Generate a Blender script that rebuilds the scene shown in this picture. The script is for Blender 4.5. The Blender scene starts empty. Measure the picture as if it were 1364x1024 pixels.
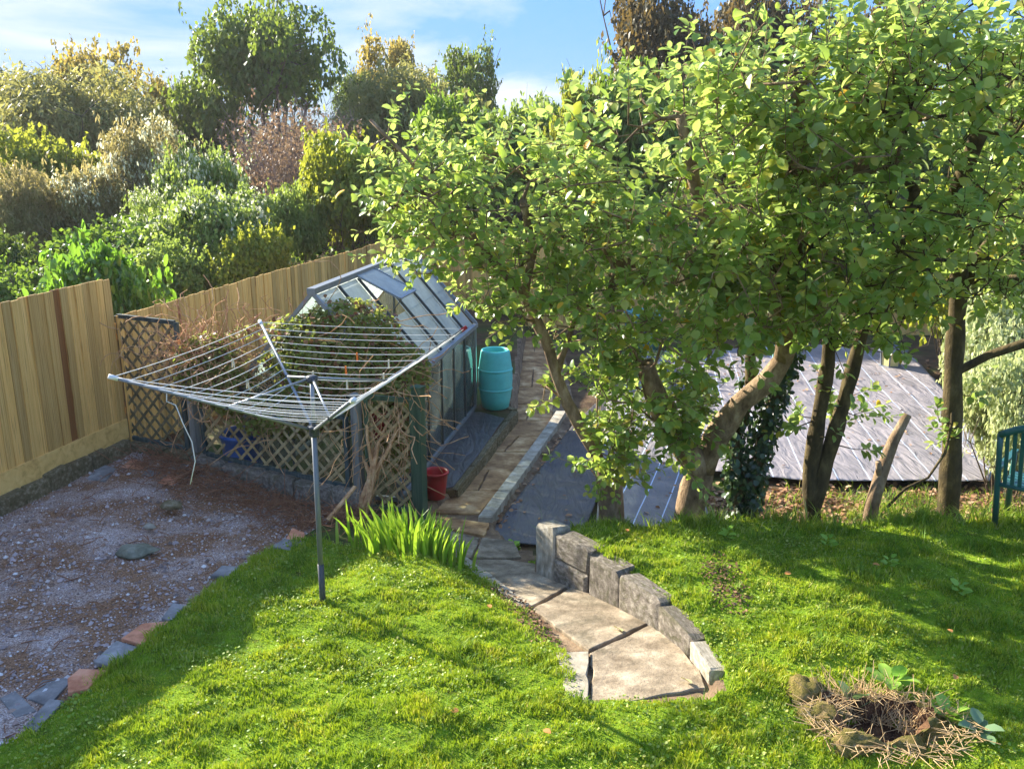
import bpy, math, random
import numpy as np
from mathutils import Vector, Matrix, Euler, noise as mnoise

# ---------------------------------------------------------------- camera, sky, sun, exposure
scn = bpy.context.scene
col = scn.collection
R = math.radians
SUN_EL = R(25.0)
SUN_AZ = R(51.5)                       # from +Y towards -X: behind the garden, to the left
cam = bpy.data.cameras.new('camera')
cam.sensor_width = 36.0
cam.lens = 36.0 * 1200.0 / 1364.0
cam.clip_start = 0.05
cam.clip_end = 2000
camo = bpy.data.objects.new('camera', cam)
camo.location = (0, 0, 3.7)
camo.rotation_euler = (R(90) - math.atan(322 / 1200.0), 0, 0)
col.objects.link(camo)
scn.camera = camo

world = bpy.data.worlds.new('World')
scn.world = world
world.use_nodes = True
wn = world.node_tree.nodes
wl = world.node_tree.links
wn.clear()
wout = wn.new('ShaderNodeOutputWorld')
wbg = wn.new('ShaderNodeBackground')
wbg.inputs['Strength'].default_value = 0.128
sky = wn.new('ShaderNodeTexSky')
sky.sky_type = 'NISHITA'
sky.sun_disc = False
sky.sun_elevation = SUN_EL
sky.sun_rotation = -SUN_AZ
sky.altitude = 50
sky.air_density = 0.45
sky.dust_density = 0.1
sky.ozone_density = 2.5
tc = wn.new('ShaderNodeTexCoord')
mp = wn.new('ShaderNodeMapping')
mp.inputs['Scale'].default_value = (2.0, 2.0, 7.0)
mp.inputs['Location'].default_value = (3.1, 0.2, 0.4)
cn = wn.new('ShaderNodeTexNoise')
cn.inputs['Scale'].default_value = 1.6
cn.inputs['Detail'].default_value = 7
cn.inputs['Roughness'].default_value = 0.58
cn.inputs['Distortion'].default_value = 0.5
cr = wn.new('ShaderNodeValToRGB')
cr.color_ramp.elements[0].position = 0.45
cr.color_ramp.elements[0].color = (0, 0, 0, 1)
cr.color_ramp.elements[1].position = 0.66
cr.color_ramp.elements[1].color = (0.75, 0.75, 0.75, 1)
cm = wn.new('ShaderNodeMixRGB')
cm.inputs['Color2'].default_value = (1.75, 1.78, 1.8, 1)
wl.new(tc.outputs['Generated'], mp.inputs['Vector'])
wl.new(mp.outputs['Vector'], cn.inputs['Vector'])
wl.new(cn.outputs['Fac'], cr.inputs['Fac'])
wl.new(cr.outputs['Color'], cm.inputs['Fac'])
# an even clear sky: brightness range compressed, hue kept
bw = wn.new('ShaderNodeRGBToBW')
pw = wn.new('ShaderNodeMath')
pw.operation = 'POWER'
pw.inputs[1].default_value = -0.97
mu_ = wn.new('ShaderNodeMixRGB')
mu_.blend_type = 'MULTIPLY'
mu_.inputs['Fac'].default_value = 1.0
wl.new(sky.outputs['Color'], bw.inputs[0])
wl.new(bw.outputs[0], pw.inputs[0])
wl.new(sky.outputs['Color'], mu_.inputs['Color1'])
wl.new(pw.outputs[0], mu_.inputs['Color2'])
hs = wn.new('ShaderNodeHueSaturation')
hs.inputs['Saturation'].default_value = 1.12
wl.new(mu_.outputs['Color'], hs.inputs['Color'])
wl.new(hs.outputs['Color'], cm.inputs['Color1'])
wl.new(cm.outputs['Color'], wbg.inputs['Color'])
wl.new(wbg.outputs['Background'], wout.inputs['Surface'])

sun = bpy.data.lights.new('sun', 'SUN')
sun.energy = 3.4
sun.angle = R(0.53)
sun.color = (1.0, 0.93, 0.80)
suno = bpy.data.objects.new('sun', sun)
S = Vector((-math.sin(SUN_AZ) * math.cos(SUN_EL), math.cos(SUN_AZ) * math.cos(SUN_EL), math.sin(SUN_EL)))
suno.rotation_euler = (-S).to_track_quat('-Z', 'Y').to_euler()
suno.location = S * 60
col.objects.link(suno)

scn.view_settings.view_transform = 'Standard'
scn.view_settings.look = 'None'
scn.view_settings.exposure = 2.38
scn.view_settings.gamma = 1.0
scn.cycles.max_bounces = 7
scn.cycles.transparent_max_bounces = 12
scn.cycles.diffuse_bounces = 3
scn.cycles.caustics_reflective = False
scn.cycles.caustics_refractive = False

rng = np.random.default_rng(11)
random.seed(11)

# ---------------------------------------------------------------- helpers: objects
def wloc(o):
    v = Vector((0, 0, 0))
    while o is not None:
        v = v + o.location
        o = o.parent
    return v

def props(o, label=None, cat=None, group=None, kind=None):
    if label: o['label'] = label
    if cat: o['category'] = cat
    if group: o['group'] = group
    if kind: o['kind'] = kind
    return o

def thing(name, label, cat, loc=(0, 0, 0), group=None):
    o = bpy.data.objects.new(name, None)
    o.empty_display_size = 0.1
    o.location = loc
    col.objects.link(o)
    return props(o, label, cat, group)

def link(name, me, mat=None, parent=None, loc=None):
    o = bpy.data.objects.new(name, me)
    col.objects.link(o)
    if parent is not None:
        o.parent = parent
    if mat is not None:
        if len(me.materials) == 0:
            me.materials.append(mat)
        else:
            o.material_slots[0].link = 'OBJECT'
            o.material_slots[0].material = mat
    if loc is not None:
        o.location = loc
    return o

def np_mesh(name, V, F, smooth=False):
    me = bpy.data.meshes.new(name)
    V = np.ascontiguousarray(V, dtype=np.float32).reshape(-1, 3)
    Fs = F if isinstance(F, list) else [F]
    Fs = [np.asarray(f, dtype=np.int32) for f in Fs if len(f)]
    me.vertices.add(len(V))
    me.vertices.foreach_set('co', V.ravel())
    nl = sum(f.size for f in Fs)
    npoly = sum(len(f) for f in Fs)
    me.loops.add(nl)
    me.loops.foreach_set('vertex_index', np.concatenate([f.ravel() for f in Fs]))
    me.polygons.add(npoly)
    starts = []
    s = 0
    for f in Fs:
        starts.append(s + np.arange(len(f), dtype=np.int32) * f.shape[1])
        s += f.size
    me.polygons.foreach_set('loop_start', np.concatenate(starts).astype(np.int32))
    me.polygons.foreach_set('use_smooth', np.full(npoly, smooth, dtype=bool))
    me.update(calc_edges=True)
    me.validate()
    return me

class MB:
    """collects shapes (world coordinates) for ONE mesh object"""
    def __init__(self):
        self.v = []
        self.f = []
    def add(self, vs, fs):
        n = len(self.v)
        self.v.extend([tuple(p) for p in vs])
        self.f.extend([tuple(i + n for i in f) for f in fs])
        return self
    def box(self, c, s, M=None):
        sx, sy, sz = s[0] / 2, s[1] / 2, s[2] / 2
        P = [Vector((x, y, z)) for x in (-sx, sx) for y in (-sy, sy) for z in (-sz, sz)]
        if M is not None: P = [M @ p for p in P]
        c = Vector(c)
        return self.add([p + c for p in P], [(0, 1, 3, 2), (4, 6, 7, 5), (0, 4, 5, 1), (2, 3, 7, 6), (0, 2, 6, 4), (1, 5, 7, 3)])
    def beam(self, a, b, w, h, up=(0, 0, 1)):
        a, b = Vector(a), Vector(b)
        d = b - a
        L = d.length
        d.normalize()
        x = d.cross(Vector(up))
        if x.length < 1e-4: x = d.cross(Vector((0, 1, 0)))
        x.normalize()
        z = x.cross(d)
        P = []
        for q in (a, b):
            for i, j in ((-1, -1), (1, -1), (1, 1), (-1, 1)):
                P.append(q + x * (i * w / 2) + z * (j * h / 2))
        return self.add(P, [(0, 1, 2, 3), (7, 6, 5, 4), (0, 4, 5, 1), (1, 5, 6, 2), (2, 6, 7, 3), (3, 7, 4, 0)])
    def tube(self, pts, rad, n=6, cap=True):
        pts = [Vector(p) for p in pts]
        if not hasattr(rad, '__len__'): rad = [rad] * len(pts)
        V = []
        ref = None
        for i, p in enumerate(pts):
            t = (pts[min(i + 1, len(pts) - 1)] - pts[max(i - 1, 0)])
            if t.length < 1e-6: t = Vector((0, 0, 1))
            t.normalize()
            if ref is None:
                ref = t.orthogonal().normalized()
            ref = (ref - t * ref.dot(t))
            if ref.length < 1e-5: ref = t.orthogonal()
            ref.normalize()
            b = t.cross(ref)
            for k in range(n):
                a = 2 * math.pi * k / n
                V.append(p + (ref * math.cos(a) + b * math.sin(a)) * rad[i])
        F = []
        for i in range(len(pts) - 1):
            for k in range(n):
                k2 = (k + 1) % n
                F.append((i * n + k, i * n + k2, (i + 1) * n + k2, (i + 1) * n + k))
        if cap:
            F.append(tuple(range(n - 1, -1, -1)))
            F.append(tuple((len(pts) - 1) * n + k for k in range(n)))
        return self.add(V, F)
    def lathe(self, c, prof, n=32, capb=True, capt=True):
        c = Vector(c)
        V = []
        for r, z in prof:
            for k in range(n):
                a = 2 * math.pi * k / n
                V.append(c + Vector((r * math.cos(a), r * math.sin(a), z)))
        F = []
        for i in range(len(prof) - 1):
            for k in range(n):
                k2 = (k + 1) % n
                F.append((i * n + k, i * n + k2, (i + 1) * n + k2, (i + 1) * n + k))
        if capb: F.append(tuple(range(n - 1, -1, -1)))
        if capt: F.append(tuple((len(prof) - 1) * n + k for k in range(n)))
        return self.add(V, F)
    def slab(self, poly, ztop, th, ch=0.012, rag=0.0):
        """prism over a plan polygon; ztop is a function of (x, y)"""
        if rag:
            cx = sum(p[0] for p in poly) / len(poly)
            cy = sum(p[1] for p in poly) / len(poly)
            q = []
            for i in range(len(poly)):
                a, b = poly[i], poly[(i + 1) % len(poly)]
                m = max(1, int(math.hypot(b[0] - a[0], b[1] - a[1]) / 0.09))
                for k in range(m):
                    x, y = a[0] + (b[0] - a[0]) * k / m, a[1] + (b[1] - a[1]) * k / m
                    f = 1 - random.random() ** 2 * rag / max(math.hypot(x - cx, y - cy), .05)
                    q.append((cx + (x - cx) * f, cy + (y - cy) * f))
            poly = q
        n = len(poly)
        cx = sum(p[0] for p in poly) / n
        cy = sum(p[1] for p in poly) / n
        top, rim, bot = [], [], []
        for x, y in poly:
            d = math.hypot(x - cx, y - cy)
            k = max(0.5, 1 - ch / max(d, 1e-3))
            xi, yi = cx + (x - cx) * k, cy + (y - cy) * k
            top.append((xi, yi, ztop(xi, yi)))
            rim.append((x, y, ztop(x, y) - ch * 0.8))
            bot.append((x, y, ztop(x, y) - th))
        a = sum(poly[i][0] * poly[(i + 1) % n][1] - poly[(i + 1) % n][0] * poly[i][1] for i in range(n))
        V = top + rim + bot
        F = [tuple(range(n)), tuple(range(3 * n - 1, 2 * n - 1, -1))]
        for i in range(n):
            j = (i + 1) % n
            F.append((n + i, n + j, j, i))
            F.append((2 * n + i, 2 * n + j, n + j, n + i))
        if a < 0: F = [tuple(reversed(f)) for f in F]
        return self.add(V, F)
    def build(self, name, mat, parent=None, smooth=False):
        off = wloc(parent) if parent is not None else Vector((0, 0, 0))
        me = bpy.data.meshes.new(name)
        me.from_pydata([(p[0] - off.x, p[1] - off.y, p[2] - off.z) for p in self.v], [], self.f)
        if smooth:
            me.polygons.foreach_set('use_smooth', [True] * len(me.polygons))
        me.update()
        return link(name, me, mat, parent)

def chamfer_mesh(name, sx, sy, sz, c, jit=0.0, seed=0):
    """block with chamfered edges, centred on its base centre (44 triangles)"""
    r = random.Random(seed)
    V = []
    idx = {}
    for ax in range(3):
        for a in (-1, 1):
            for b in (-1, 1):
                for d in (-1, 1):
                    s = [0, 0, 0]
                    s[ax] = a
                    o = [i for i in range(3) if i != ax]
                    s[o[0]] = b
                    s[o[1]] = d
                    h = [sx / 2, sy / 2, sz / 2]
                    p = [s[i] * (h[i] if i == ax else h[i] - c) for i in range(3)]
                    p = [q + r.uniform(-jit, jit) for q in p]
                    p[2] += sz / 2
                    idx[(ax, tuple(s))] = len(V)
                    V.append(p)
    import itertools
    F = []
    for ax in range(3):
        o = [i for i in range(3) if i != ax]
        for a in (-1, 1):
            q = []
            for b, d in ((-1, -1), (1, -1), (1, 1), (-1, 1)):
                s = [0, 0, 0]; s[ax] = a; s[o[0]] = b; s[o[1]] = d
                q.append(idx[(ax, tuple(s))])
            F.append(q)
    for ax in range(3):                                   # edges along ax
        o = [i for i in range(3) if i != ax]
        for b in (-1, 1):
            for d in (-1, 1):
                s1 = [0, 0, 0]; s1[o[0]] = b; s1[o[1]] = d; s1[ax] = -1
                s2 = list(s1); s2[ax] = 1
                F.append([idx[(o[0], tuple(s1))], idx[(o[0], tuple(s2))], idx[(o[1], tuple(s2))], idx[(o[1], tuple(s1))]])
    for s in itertools.product((-1, 1), repeat=3):
        F.append([idx[(0, s)], idx[(1, s)], idx[(2, s)]])
    me = bpy.data.meshes.new(name)
    me.from_pydata(V, [], F)
    import bmesh
    bm = bmesh.new()
    bm.from_mesh(me)
    bmesh.ops.recalc_face_normals(bm, faces=bm.faces)
    bm.to_mesh(me)
    bm.free()
    return me

# ---------------------------------------------------------------- helpers: leaves
def norm(a):
    return a / np.maximum(np.linalg.norm(a, axis=-1, keepdims=True), 1e-9)

LEAF = (np.array([[0, 0, 0], [-.27, .2, .07], [0, .24, 0.0], [.27, .2, .07], [-.35, .52, .09], [0, .55, -.02], [.35, .52, .09], [-.2, .85, .0], [.2, .85, .0], [0, 1.0, -.13]]),
        np.array([[0, 2, 1], [0, 3, 2], [1, 2, 5], [1, 5, 4], [2, 3, 6], [2, 6, 5], [4, 5, 7], [5, 6, 8], [5, 9, 7], [5, 8, 9]]))
LONG = (np.array([[0, 0, 0], [-.16, .4, .04], [0, .42, -.02], [.16, .4, .04], [0, 1.0, -.16]]),
        np.array([[0, 2, 1], [0, 3, 2], [1, 2, 4], [2, 3, 4]]))
CARD = (np.array([[0, 0, 0], [-.36, .5, .08], [.36, .5, .08], [0, 1.0, -.06]]), np.array([[0, 2, 1], [1, 2, 3]]))
THIN = (np.array([[0, 0, 0], [-.15, .5, .03], [.15, .5, .03], [0, 1.0, -.10]]), np.array([[0, 2, 1], [1, 2, 3]]))
ROUND = (np.array([[0, 0, 0], [-.45, .3, .08], [0, .45, -.02], [.45, .3, .08], [-.38, .75, .05], [.38, .75, .05], [0, .98, -.08]]),
         np.array([[0, 2, 1], [0, 3, 2], [1, 2, 4], [2, 3, 5], [2, 6, 4], [2, 5, 6]]))

def leaves(P, D, N, size, tpl):
    """P points, D pointing directions, N approximate normals"""
    tv, tf = tpl
    P = np.asarray(P, float)
    n = len(P)
    y = norm(np.asarray(D, float))
    x = norm(np.cross(y, np.asarray(N, float) + 1e-4))
    z = np.cross(x, y)
    s = np.broadcast_to(np.asarray(size, float), (n,))[:, None, None]
    V = P[:, None, :] + s * (tv[None, :, 0:1] * x[:, None, :] + tv[None, :, 1:2] * y[:, None, :] + tv[None, :, 2:3] * z[:, None, :])
    F = tf[None, :, :] + (np.arange(n) * len(tv))[:, None, None]
    return V.reshape(-1, 3), F.reshape(-1, tf.shape[1])

def rdir(n):
    return norm(rng.normal(size=(n, 3)))

# ---------------------------------------------------------------- helpers: materials
def c8(r, g, b):
    f = lambda v: ((v / 255.0) / 12.92 if v <= 10 else ((v / 255.0 + 0.055) / 1.055) ** 2.4)
    return (f(r), f(g), f(b), 1.0)

class Mat:
    def __init__(self, name, rough=0.7, spec=0.3):
        self.m = bpy.data.materials.new(name)
        self.m.use_nodes = True
        self.nt = self.m.node_tree
        self.b = self.nt.nodes['Principled BSDF']
        self.out = self.nt.nodes['Material Output']
        self.b.inputs['Roughness'].default_value = rough
        self.b.inputs['Specular IOR Level'].default_value = spec
        self._c = {}
    def n(self, t, **kw):
        o = self.nt.nodes.new(t)
        for k, v in kw.items():
            setattr(o, k, v)
        return o
    def l(self, a, b):
        self.nt.links.new(a, b)
    def coord(self, scale=(1, 1, 1), rnd=False, kind='Object'):
        t = self.n('ShaderNodeTexCoord')
        m = self.n('ShaderNodeMapping')
        m.inputs['Scale'].default_value = scale
        self.l(t.outputs[kind], m.inputs['Vector'])
        if rnd:
            oi = self.n('ShaderNodeObjectInfo')
            mu = self.n('ShaderNodeMath', operation='MULTIPLY')
            mu.inputs[1].default_value = 57.0
            self.l(oi.outputs['Random'], mu.inputs[0])
            self.l(mu.outputs[0], m.inputs['Location'])
        return m.outputs['Vector']
    def noise(self, vec, scale, detail=5, rough=0.6, dist=0.0):
        t = self.n('ShaderNodeTexNoise')
        t.inputs['Scale'].default_value = scale
        t.inputs['Detail'].default_value = detail
        t.inputs['Roughness'].default_value = rough
        t.inputs['Distortion'].default_value = dist
        self.l(vec, t.inputs['Vector'])
        return t.outputs['Fac']
    def ramp(self, fac, stops):
        r = self.n('ShaderNodeValToRGB')
        e = r.color_ramp.elements
        while len(e) < len(stops): e.new(0.5)
        for i, (p, c) in enumerate(stops):
            e[i].position = p
            e[i].color = c if len(c) == 4 else (*c, 1)
        self.l(fac, r.inputs['Fac'])
        return r.outputs['Color']
    def mix(self, fac, a, b, mode='MIX'):
        m = self.n('ShaderNodeMixRGB', blend_type=mode)
        for s, v in ((m.inputs['Fac'], fac), (m.inputs['Color1'], a), (m.inputs['Color2'], b)):
            if hasattr(v, 'is_linked'): self.l(v, s)
            else: s.default_value = v
        return m.outputs['Color']
    def objrand(self):
        return self.n('ShaderNodeObjectInfo').outputs['Random']
    def island(self):
        return self.n('ShaderNodeNewGeometry').outputs['Random Per Island']
    def color(self, c):
        if hasattr(c, 'is_linked'): self.l(c, self.b.inputs['Base Color'])
        else: self.b.inputs['Base Color'].default_value = c
        return self
    def bump(self, h, strength=0.4, dist=0.01):
        bp = self.n('ShaderNodeBump')
        bp.inputs['Strength'].default_value = strength
        bp.inputs['Distance'].default_value = dist
        self.l(h, bp.inputs['Height'])
        self.l(bp.outputs['Normal'], self.b.inputs['Normal'])
        return self

def leaf_mat(name, cols, trans=0.35, tcol=(0.32, 0.42, 0.05, 1), rough=0.5, spec=0.35, clump=1.2, vary=0.5, under=None):
    m = Mat(name, rough, spec)
    k = len(cols)
    c = m.ramp(m.island(), [(i / max(k - 1, 1), x) for i, x in enumerate(cols)])
    v = m.coord()
    nz = m.noise(v, clump, 3)
    d = m.ramp(nz, [(0.3, (1 - vary, 1 - vary, 1 - vary, 1)), (0.7, (1 + vary * 0.3, 1 + vary * 0.3, 1 + vary * 0.2, 1))])
    c = m.mix(1.0, c, d, 'MULTIPLY')
    if under is not None:
        bf = m.n('ShaderNodeNewGeometry').outputs['Backfacing']
        c = m.mix(bf, c, m.mix(0.45, c, under))
    m.color(c)
    tr = m.n('ShaderNodeBsdfTranslucent')
    tm = m.mix(0.5, c, tcol)
    m.l(tm, tr.inputs['Color'])
    mx = m.n('ShaderNodeMixShader')
    mx.inputs['Fac'].default_value = trans
    m.l(m.b.outputs[0], mx.inputs[1])
    m.l(tr.outputs[0], mx.inputs[2])
    m.l(mx.outputs[0], m.out.inputs['Surface'])
    return m.m

def rough_mat(name, c1, c2, scale=6, rough=0.85, bump=0.5, bd=0.01, c3=None, stretch=(1, 1, 1), rnd=False, spec=0.25, tone=0.0, stain=None):
    m = Mat(name, rough, spec)
    v = m.coord(stretch, rnd)
    a = m.noise(v, scale, 8, 0.65)
    stops = [(0.32, c1), (0.68, c2)] if c3 is None else [(0.3, c1), (0.52, c2), (0.72, c3)]
    c = m.ramp(a, stops)
    if stain is not None:
        sv = m.coord((1, 1, 1), rnd)
        c = m.mix(m.ramp(m.noise(sv, scale * .45, 5, .7, .8), [(.48, (0, 0, 0)), (.66, (.75, .75, .75))]), c, stain)
        c = m.mix(m.ramp(m.noise(sv, 90, 2, .5), [(.58, (0, 0, 0)), (.72, (.5, .5, .5))]), c, (c1[0] * .5, c1[1] * .5, c1[2] * .5, 1))
    if tone:
        t = m.ramp(m.objrand(), [(0, (1 - tone,) * 3), (1, (1 + tone,) * 3)])
        c = m.mix(1.0, c, t, 'MULTIPLY')
    m.color(c)
    m.bump(m.noise(v, scale * 5, 6, 0.7), bump, bd)
    return m.m

def plain_mat(name, c, rough=0.5, spec=0.4, metal=0.0, var=0.15, scale=8):
    m = Mat(name, rough, spec)
    m.b.inputs['Metallic'].default_value = metal
    v = m.coord()
    nz = m.noise(v, scale, 6, 0.7)
    d = m.ramp(nz, [(0.3, (1 - var,) * 3), (0.7, (1 + var * 0.6,) * 3)])
    m.color(m.mix(1.0, c, d, 'MULTIPLY'))
    return m.m

# ---------------------------------------------------------------- ground
def fence_x(y): return -5.52 + 0.2755 * (y - 9.02)
def tile_x(y): return -3.20 + (y - 5.1) * 0.285
PLY = [4.6, 5.3, 6.1, 7.1, 7.9, 8.6, 9.4, 9.9, 10.9, 14.7, 21.0]
PLX = [0.52, 0.50, 0.44, 0.17, -0.22, -0.56, -0.95, -1.02, -0.72, 0.06, 0.30]
PRY = [4.6, 5.5, 6.1, 6.6, 7.05, 7.5, 8.0, 8.6, 9.7, 10.0, 14.4, 21.0]
PRX = [1.40, 1.40, 1.34, 1.20, 0.95, 0.66, 0.29, 0.10, -0.22, -0.20, 0.92, 1.00]
ZY = [4.0, 5.3, 6.2, 7.1, 7.9, 8.5, 9.2, 9.9, 11, 14.5, 21]
ZZ = [0.0, -0.01, -0.10, -0.24, -0.37, -0.45, -0.52, -0.58, -0.66, -0.70, -0.80]
def zpath(y): return np.interp(y, ZY, ZZ)
def sstep(a, b, x):
    t = np.clip((x - a) / (b - a), 0, 1)
    return t * t * (3 - 2 * t)
_pt = rng.uniform(0, 6.28, size=(14, 3))
def wob(x, y, f, seed=0):
    """cheap smooth pseudo-noise, about -1..1"""
    r = 0
    for i in range(5):
        a = _pt[(i + seed) % 14]
        k = f * (0.7 + 0.32 * i)
        r = r + np.sin(x * k * math.cos(a[0]) + y * k * math.sin(a[0]) + a[1]) * np.sin(x * k * 0.83 * math.sin(a[2]) - y * k * 0.83 * math.cos(a[2]) + a[0])
    return r / 2.6
def trellis_y(x): return 9.55 + (x + 1.73) * (-0.495)

def H(x, y):
    x = np.asarray(x, float)
    y = np.asarray(y, float)
    xl = np.interp(y, PLY, PLX)
    xr = np.interp(y, PRY, PRX)
    zp = zpath(y)
    bump = 0.026 * wob(x, y, 5.0) + 0.013 * wob(x, y, 11, 3) + 0.03 * wob(x, y, 1.9, 5)
    # left lawn and gravel
    zl = np.interp(y, [3, 6.8, 7.6, 8.6, 9.8, 11], [0.05, 0.0, -0.06, -0.2, -0.36, -0.5]) + bump
    zg = np.interp(y, [3, 8, 9, 10.5, 12], [-0.09, -0.12, -0.14, -0.13, -0.13]) + 0.012 * wob(x, y, 4, 2)
    zg = zg - 0.26 * sstep(-4.6, -1.9, x) * sstep(7.6, 9.4, y)
    tx = tile_x(np.minimum(y, 9.2))
    g = sstep(0.12, -0.10, x - tx)
    zl = zl * (1 - g) + zg * g
    d = xl - x
    e = sstep(0.0, 0.75, d)
    zl = (zp + 0.015) * (1 - e) + zl * e
    bt = sstep(-0.05, 0.25, y - trellis_y(x)) * (x < xl)
    zl = zl * (1 - bt) + (-0.52) * bt
    # right lawn terrace with its bank down to the lower garden
    zr = 0.05 + 0.03 * sstep(5.2, 7.5, y) + bump * 1.2
    low = np.interp(y, [8, 11, 21], [-0.62, -0.72, -0.82]) + 0.015 * wob(x, y, 3, 6)
    ey = 8.12 + 0.06 * wob(x, y * 0, 2.3, 1)
    b = sstep(0.0, 1.0, y - ey)
    zr = zr * (1 - b) + low * b
    xs_ = xr + np.where((y > 5.6) & (y < 8.1), 0.13, 0.0)
    z = np.where(x < xl, zl, np.where(x > xs_, zr, zp - 0.02))
    fr = sstep(5.62, 5.2, y)                                # the path ends in the front lawn
    z = z * (1 - fr) + (0.02 + bump) * fr * (x > tile_x(y)) + z * fr * (x <= tile_x(y))
    z = np.where((y > 8.2) & (x > xl) & (x < xr + 0.5), np.minimum(z, zp - 0.012), z)
    z = np.where((y > 9.5) & (x >= xr), np.minimum(z, low), z)
    z = z - 0.24 * np.exp(-(((x - 2.38) / .26) ** 2 + ((y - 5.12) / .19) ** 2) ** 2)
    # bank beyond the fences
    fx = fence_x(y)
    hill = np.interp(y, [-30, 6, 12, 18, 25, 33, 45, 80, 200, 900], [-0.2, -0.2, 0.0, 0.5, 1.3, 2.4, 3.6, 5.0, 5.5, 5.5]) + 0.25 * wob(x, y, 0.35, 4)
    o = np.maximum(sstep(-0.1, -1.2, x - fx), sstep(21.9, 23.5, y))
    o = np.maximum(o, sstep(10.5, 13, x))
    z = z * (1 - o) + hill * o
    return z

def axis(a, b, step, lo, hi, grow=1.25):
    m = list(np.arange(a, b + 1e-6, step))
    s = step
    p = m[-1]
    while p < hi:
        s *= grow
        p += s
        m.append(p)
    s = step
    p = m[0]
    while p > lo:
        s *= grow
        p -= s
        m.insert(0, p)
    return np.array(m)
gx = axis(-6.6, 6.6, 0.055, -95, 95)
gy = axis(3.6, 11.5, 0.055, -25, 120, 1.12)
GX, GY = np.meshgrid(gx, gy)
GZ = H(GX, GY)
V = np.stack([GX, GY, GZ], -1).reshape(-1, 3)
nx, ny = len(gx), len(gy)
ii = np.arange(nx * ny).reshape(ny, nx)
Q = np.stack([ii[:-1, :-1], ii[:-1, 1:], ii[1:, 1:], ii[1:, :-1]], -1).reshape(-1, 4)
CX = (GX[:-1, :-1] + GX[1:, 1:]).ravel() / 2
CY = (GY[:-1, :-1] + GY[1:, 1:]).ravel() / 2

def bare(x, y):
    """worn soil in the grass: 1 = bare"""
    e = lambda cx, cy, rx, ry: np.exp(-(((x - cx) / rx) ** 2 + ((y - cy) / ry) ** 2) * 1.2)
    d = np.interp(y, PLY, PLX) - x
    soil = np.where((y > 6.3) & (y < 7.6) & (d > 0), np.exp(-(np.maximum(d, 0) / 0.26) ** 2), 0)
    return np.clip(soil + 1.5 * e(1.80, 6.95, .17, .50) + 0.55 * e(-1.9, 6.2, .18, .12) + 0.5 * e(-.9, 6.4, .2, .1) + 0.5 * e(-1.1, 5.2, .22, .1) + 0.5 * e(.9, 4.9, .25, .12) + 0.5 * e(3.3, 6.5, .3, .15) + 0.8 * e(-0.95, 8.75, .5, .25) + 0.35 * e(2.4, 7.9, .5, .15) + 0.25 * e(4.1, 7.3, .5, .3)
                   + 0.10 * np.maximum(0, wob(x, y, 3.1, 7)) + 1.2 * np.exp(-(((x - 2.38) / .42) ** 2 + ((y - 5.12) / .31) ** 2) ** 3), 0, 1)
def is_lawn(x, y):
    left = (x > tile_x(y) + 0.03 * wob(x, y, 9)) & (x < np.interp(y, PLY, PLX) + 0.0 + 0.06 * wob(x, y, 14, 2)) & (y < 8.35 + 0.10 * wob(x, y, 5) + 0.25 * sstep(-1.6, -0.6, x)) & (x < 0.5)
    right = (x > np.interp(y, PRY, PRX) + 0.09 + 0.05 * wob(x, y, 13, 4)) & (y < 8.5)
    front = (y < 5.47 + 0.07 * wob(x, y, 11) ) & (x > tile_x(y)) & (x < 3)
    return (left | right | front) & (y > 1) & (x < 7.5)
def is_gravel(x, y):
    return (x < tile_x(y)) & (x > fence_x(y) - 0.05) & (y < trellis_y(x)) & (y > 2.0)
zl_ = is_lawn(CX, CY)
zp_ = (CX > np.interp(CY, PLY, PLX) - 0.10) & (CX < np.interp(CY, PRY, PRX) + 0.16) & (CY > 5.1) & (CY < 21.3) & ~zl_
zg_ = is_gravel(CX, CY) & ~zl_ & ~zp_
def sub(mask, name, mat):
    f = Q[mask]
    used, inv = np.unique(f.ravel(), return_inverse=True)
    o = link(name, np_mesh(name, V[used], inv.reshape(-1, 4), True), mat)
    return props(o, kind='structure')

def ground_mat():
    m = Mat('soil_ground', 0.95, 0.15)
    v = m.coord()
    a = m.noise(v, 2.2, 9, 0.7)
    c = m.ramp(a, [(0.3, c8(46, 34, 24)), (0.5, c8(88, 68, 48)), (0.7, c8(120, 98, 70))])
    g = m.ramp(m.noise(v, 0.9, 6, 0.6), [(0.45, (0, 0, 0, 1)), (0.6, (1, 1, 1, 1))])
    c = m.mix(g, c, c8(66, 78, 34))
    m.color(c)
    m.bump(m.noise(v, 22, 6, 0.7), 0.6, 0.03)
    return m.m
def lawn_mat():
    m = Mat('lawn_turf', 0.95, 0.1)
    v = m.coord()
    a = m.noise(v, 7, 8, 0.7)
    c = m.ramp(a, [(0.28, c8(74, 70, 30)), (0.42, c8(90, 116, 28)), (0.60, c8(124, 152, 34)), (0.8, c8(160, 166, 62))])
    m.color(c)
    m.bump(m.noise(v, 60, 6, 0.7), 0.8, 0.02)
    return m.m
def gravel_mat():
    m = Mat('gravel_dirt', 0.9, 0.2)
    v = m.coord()
    a = m.noise(v, 1.6, 8, 0.65)
    fine = m.noise(v, 75, 3, 0.6)
    c1 = m.ramp(fine, [(0.35, c8(118, 94, 80)), (0.5, c8(186, 164, 150)), (0.66, c8(232, 220, 208))])
    c2 = m.ramp(fine, [(0.35, c8(92, 64, 46)), (0.65, c8(178, 136, 100))])
    k = m.ramp(a, [(0.36, (0, 0, 0, 1)), (0.56, (1, 1, 1, 1))])
    m.color(m.mix(k, c1, c2))
    m.bump(fine, 0.9, 0.02)
    return m.m
M_soil, M_lawn, M_gravel = ground_mat(), lawn_mat(), gravel_mat()
sub(zl_, 'lawn', M_lawn)
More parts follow.
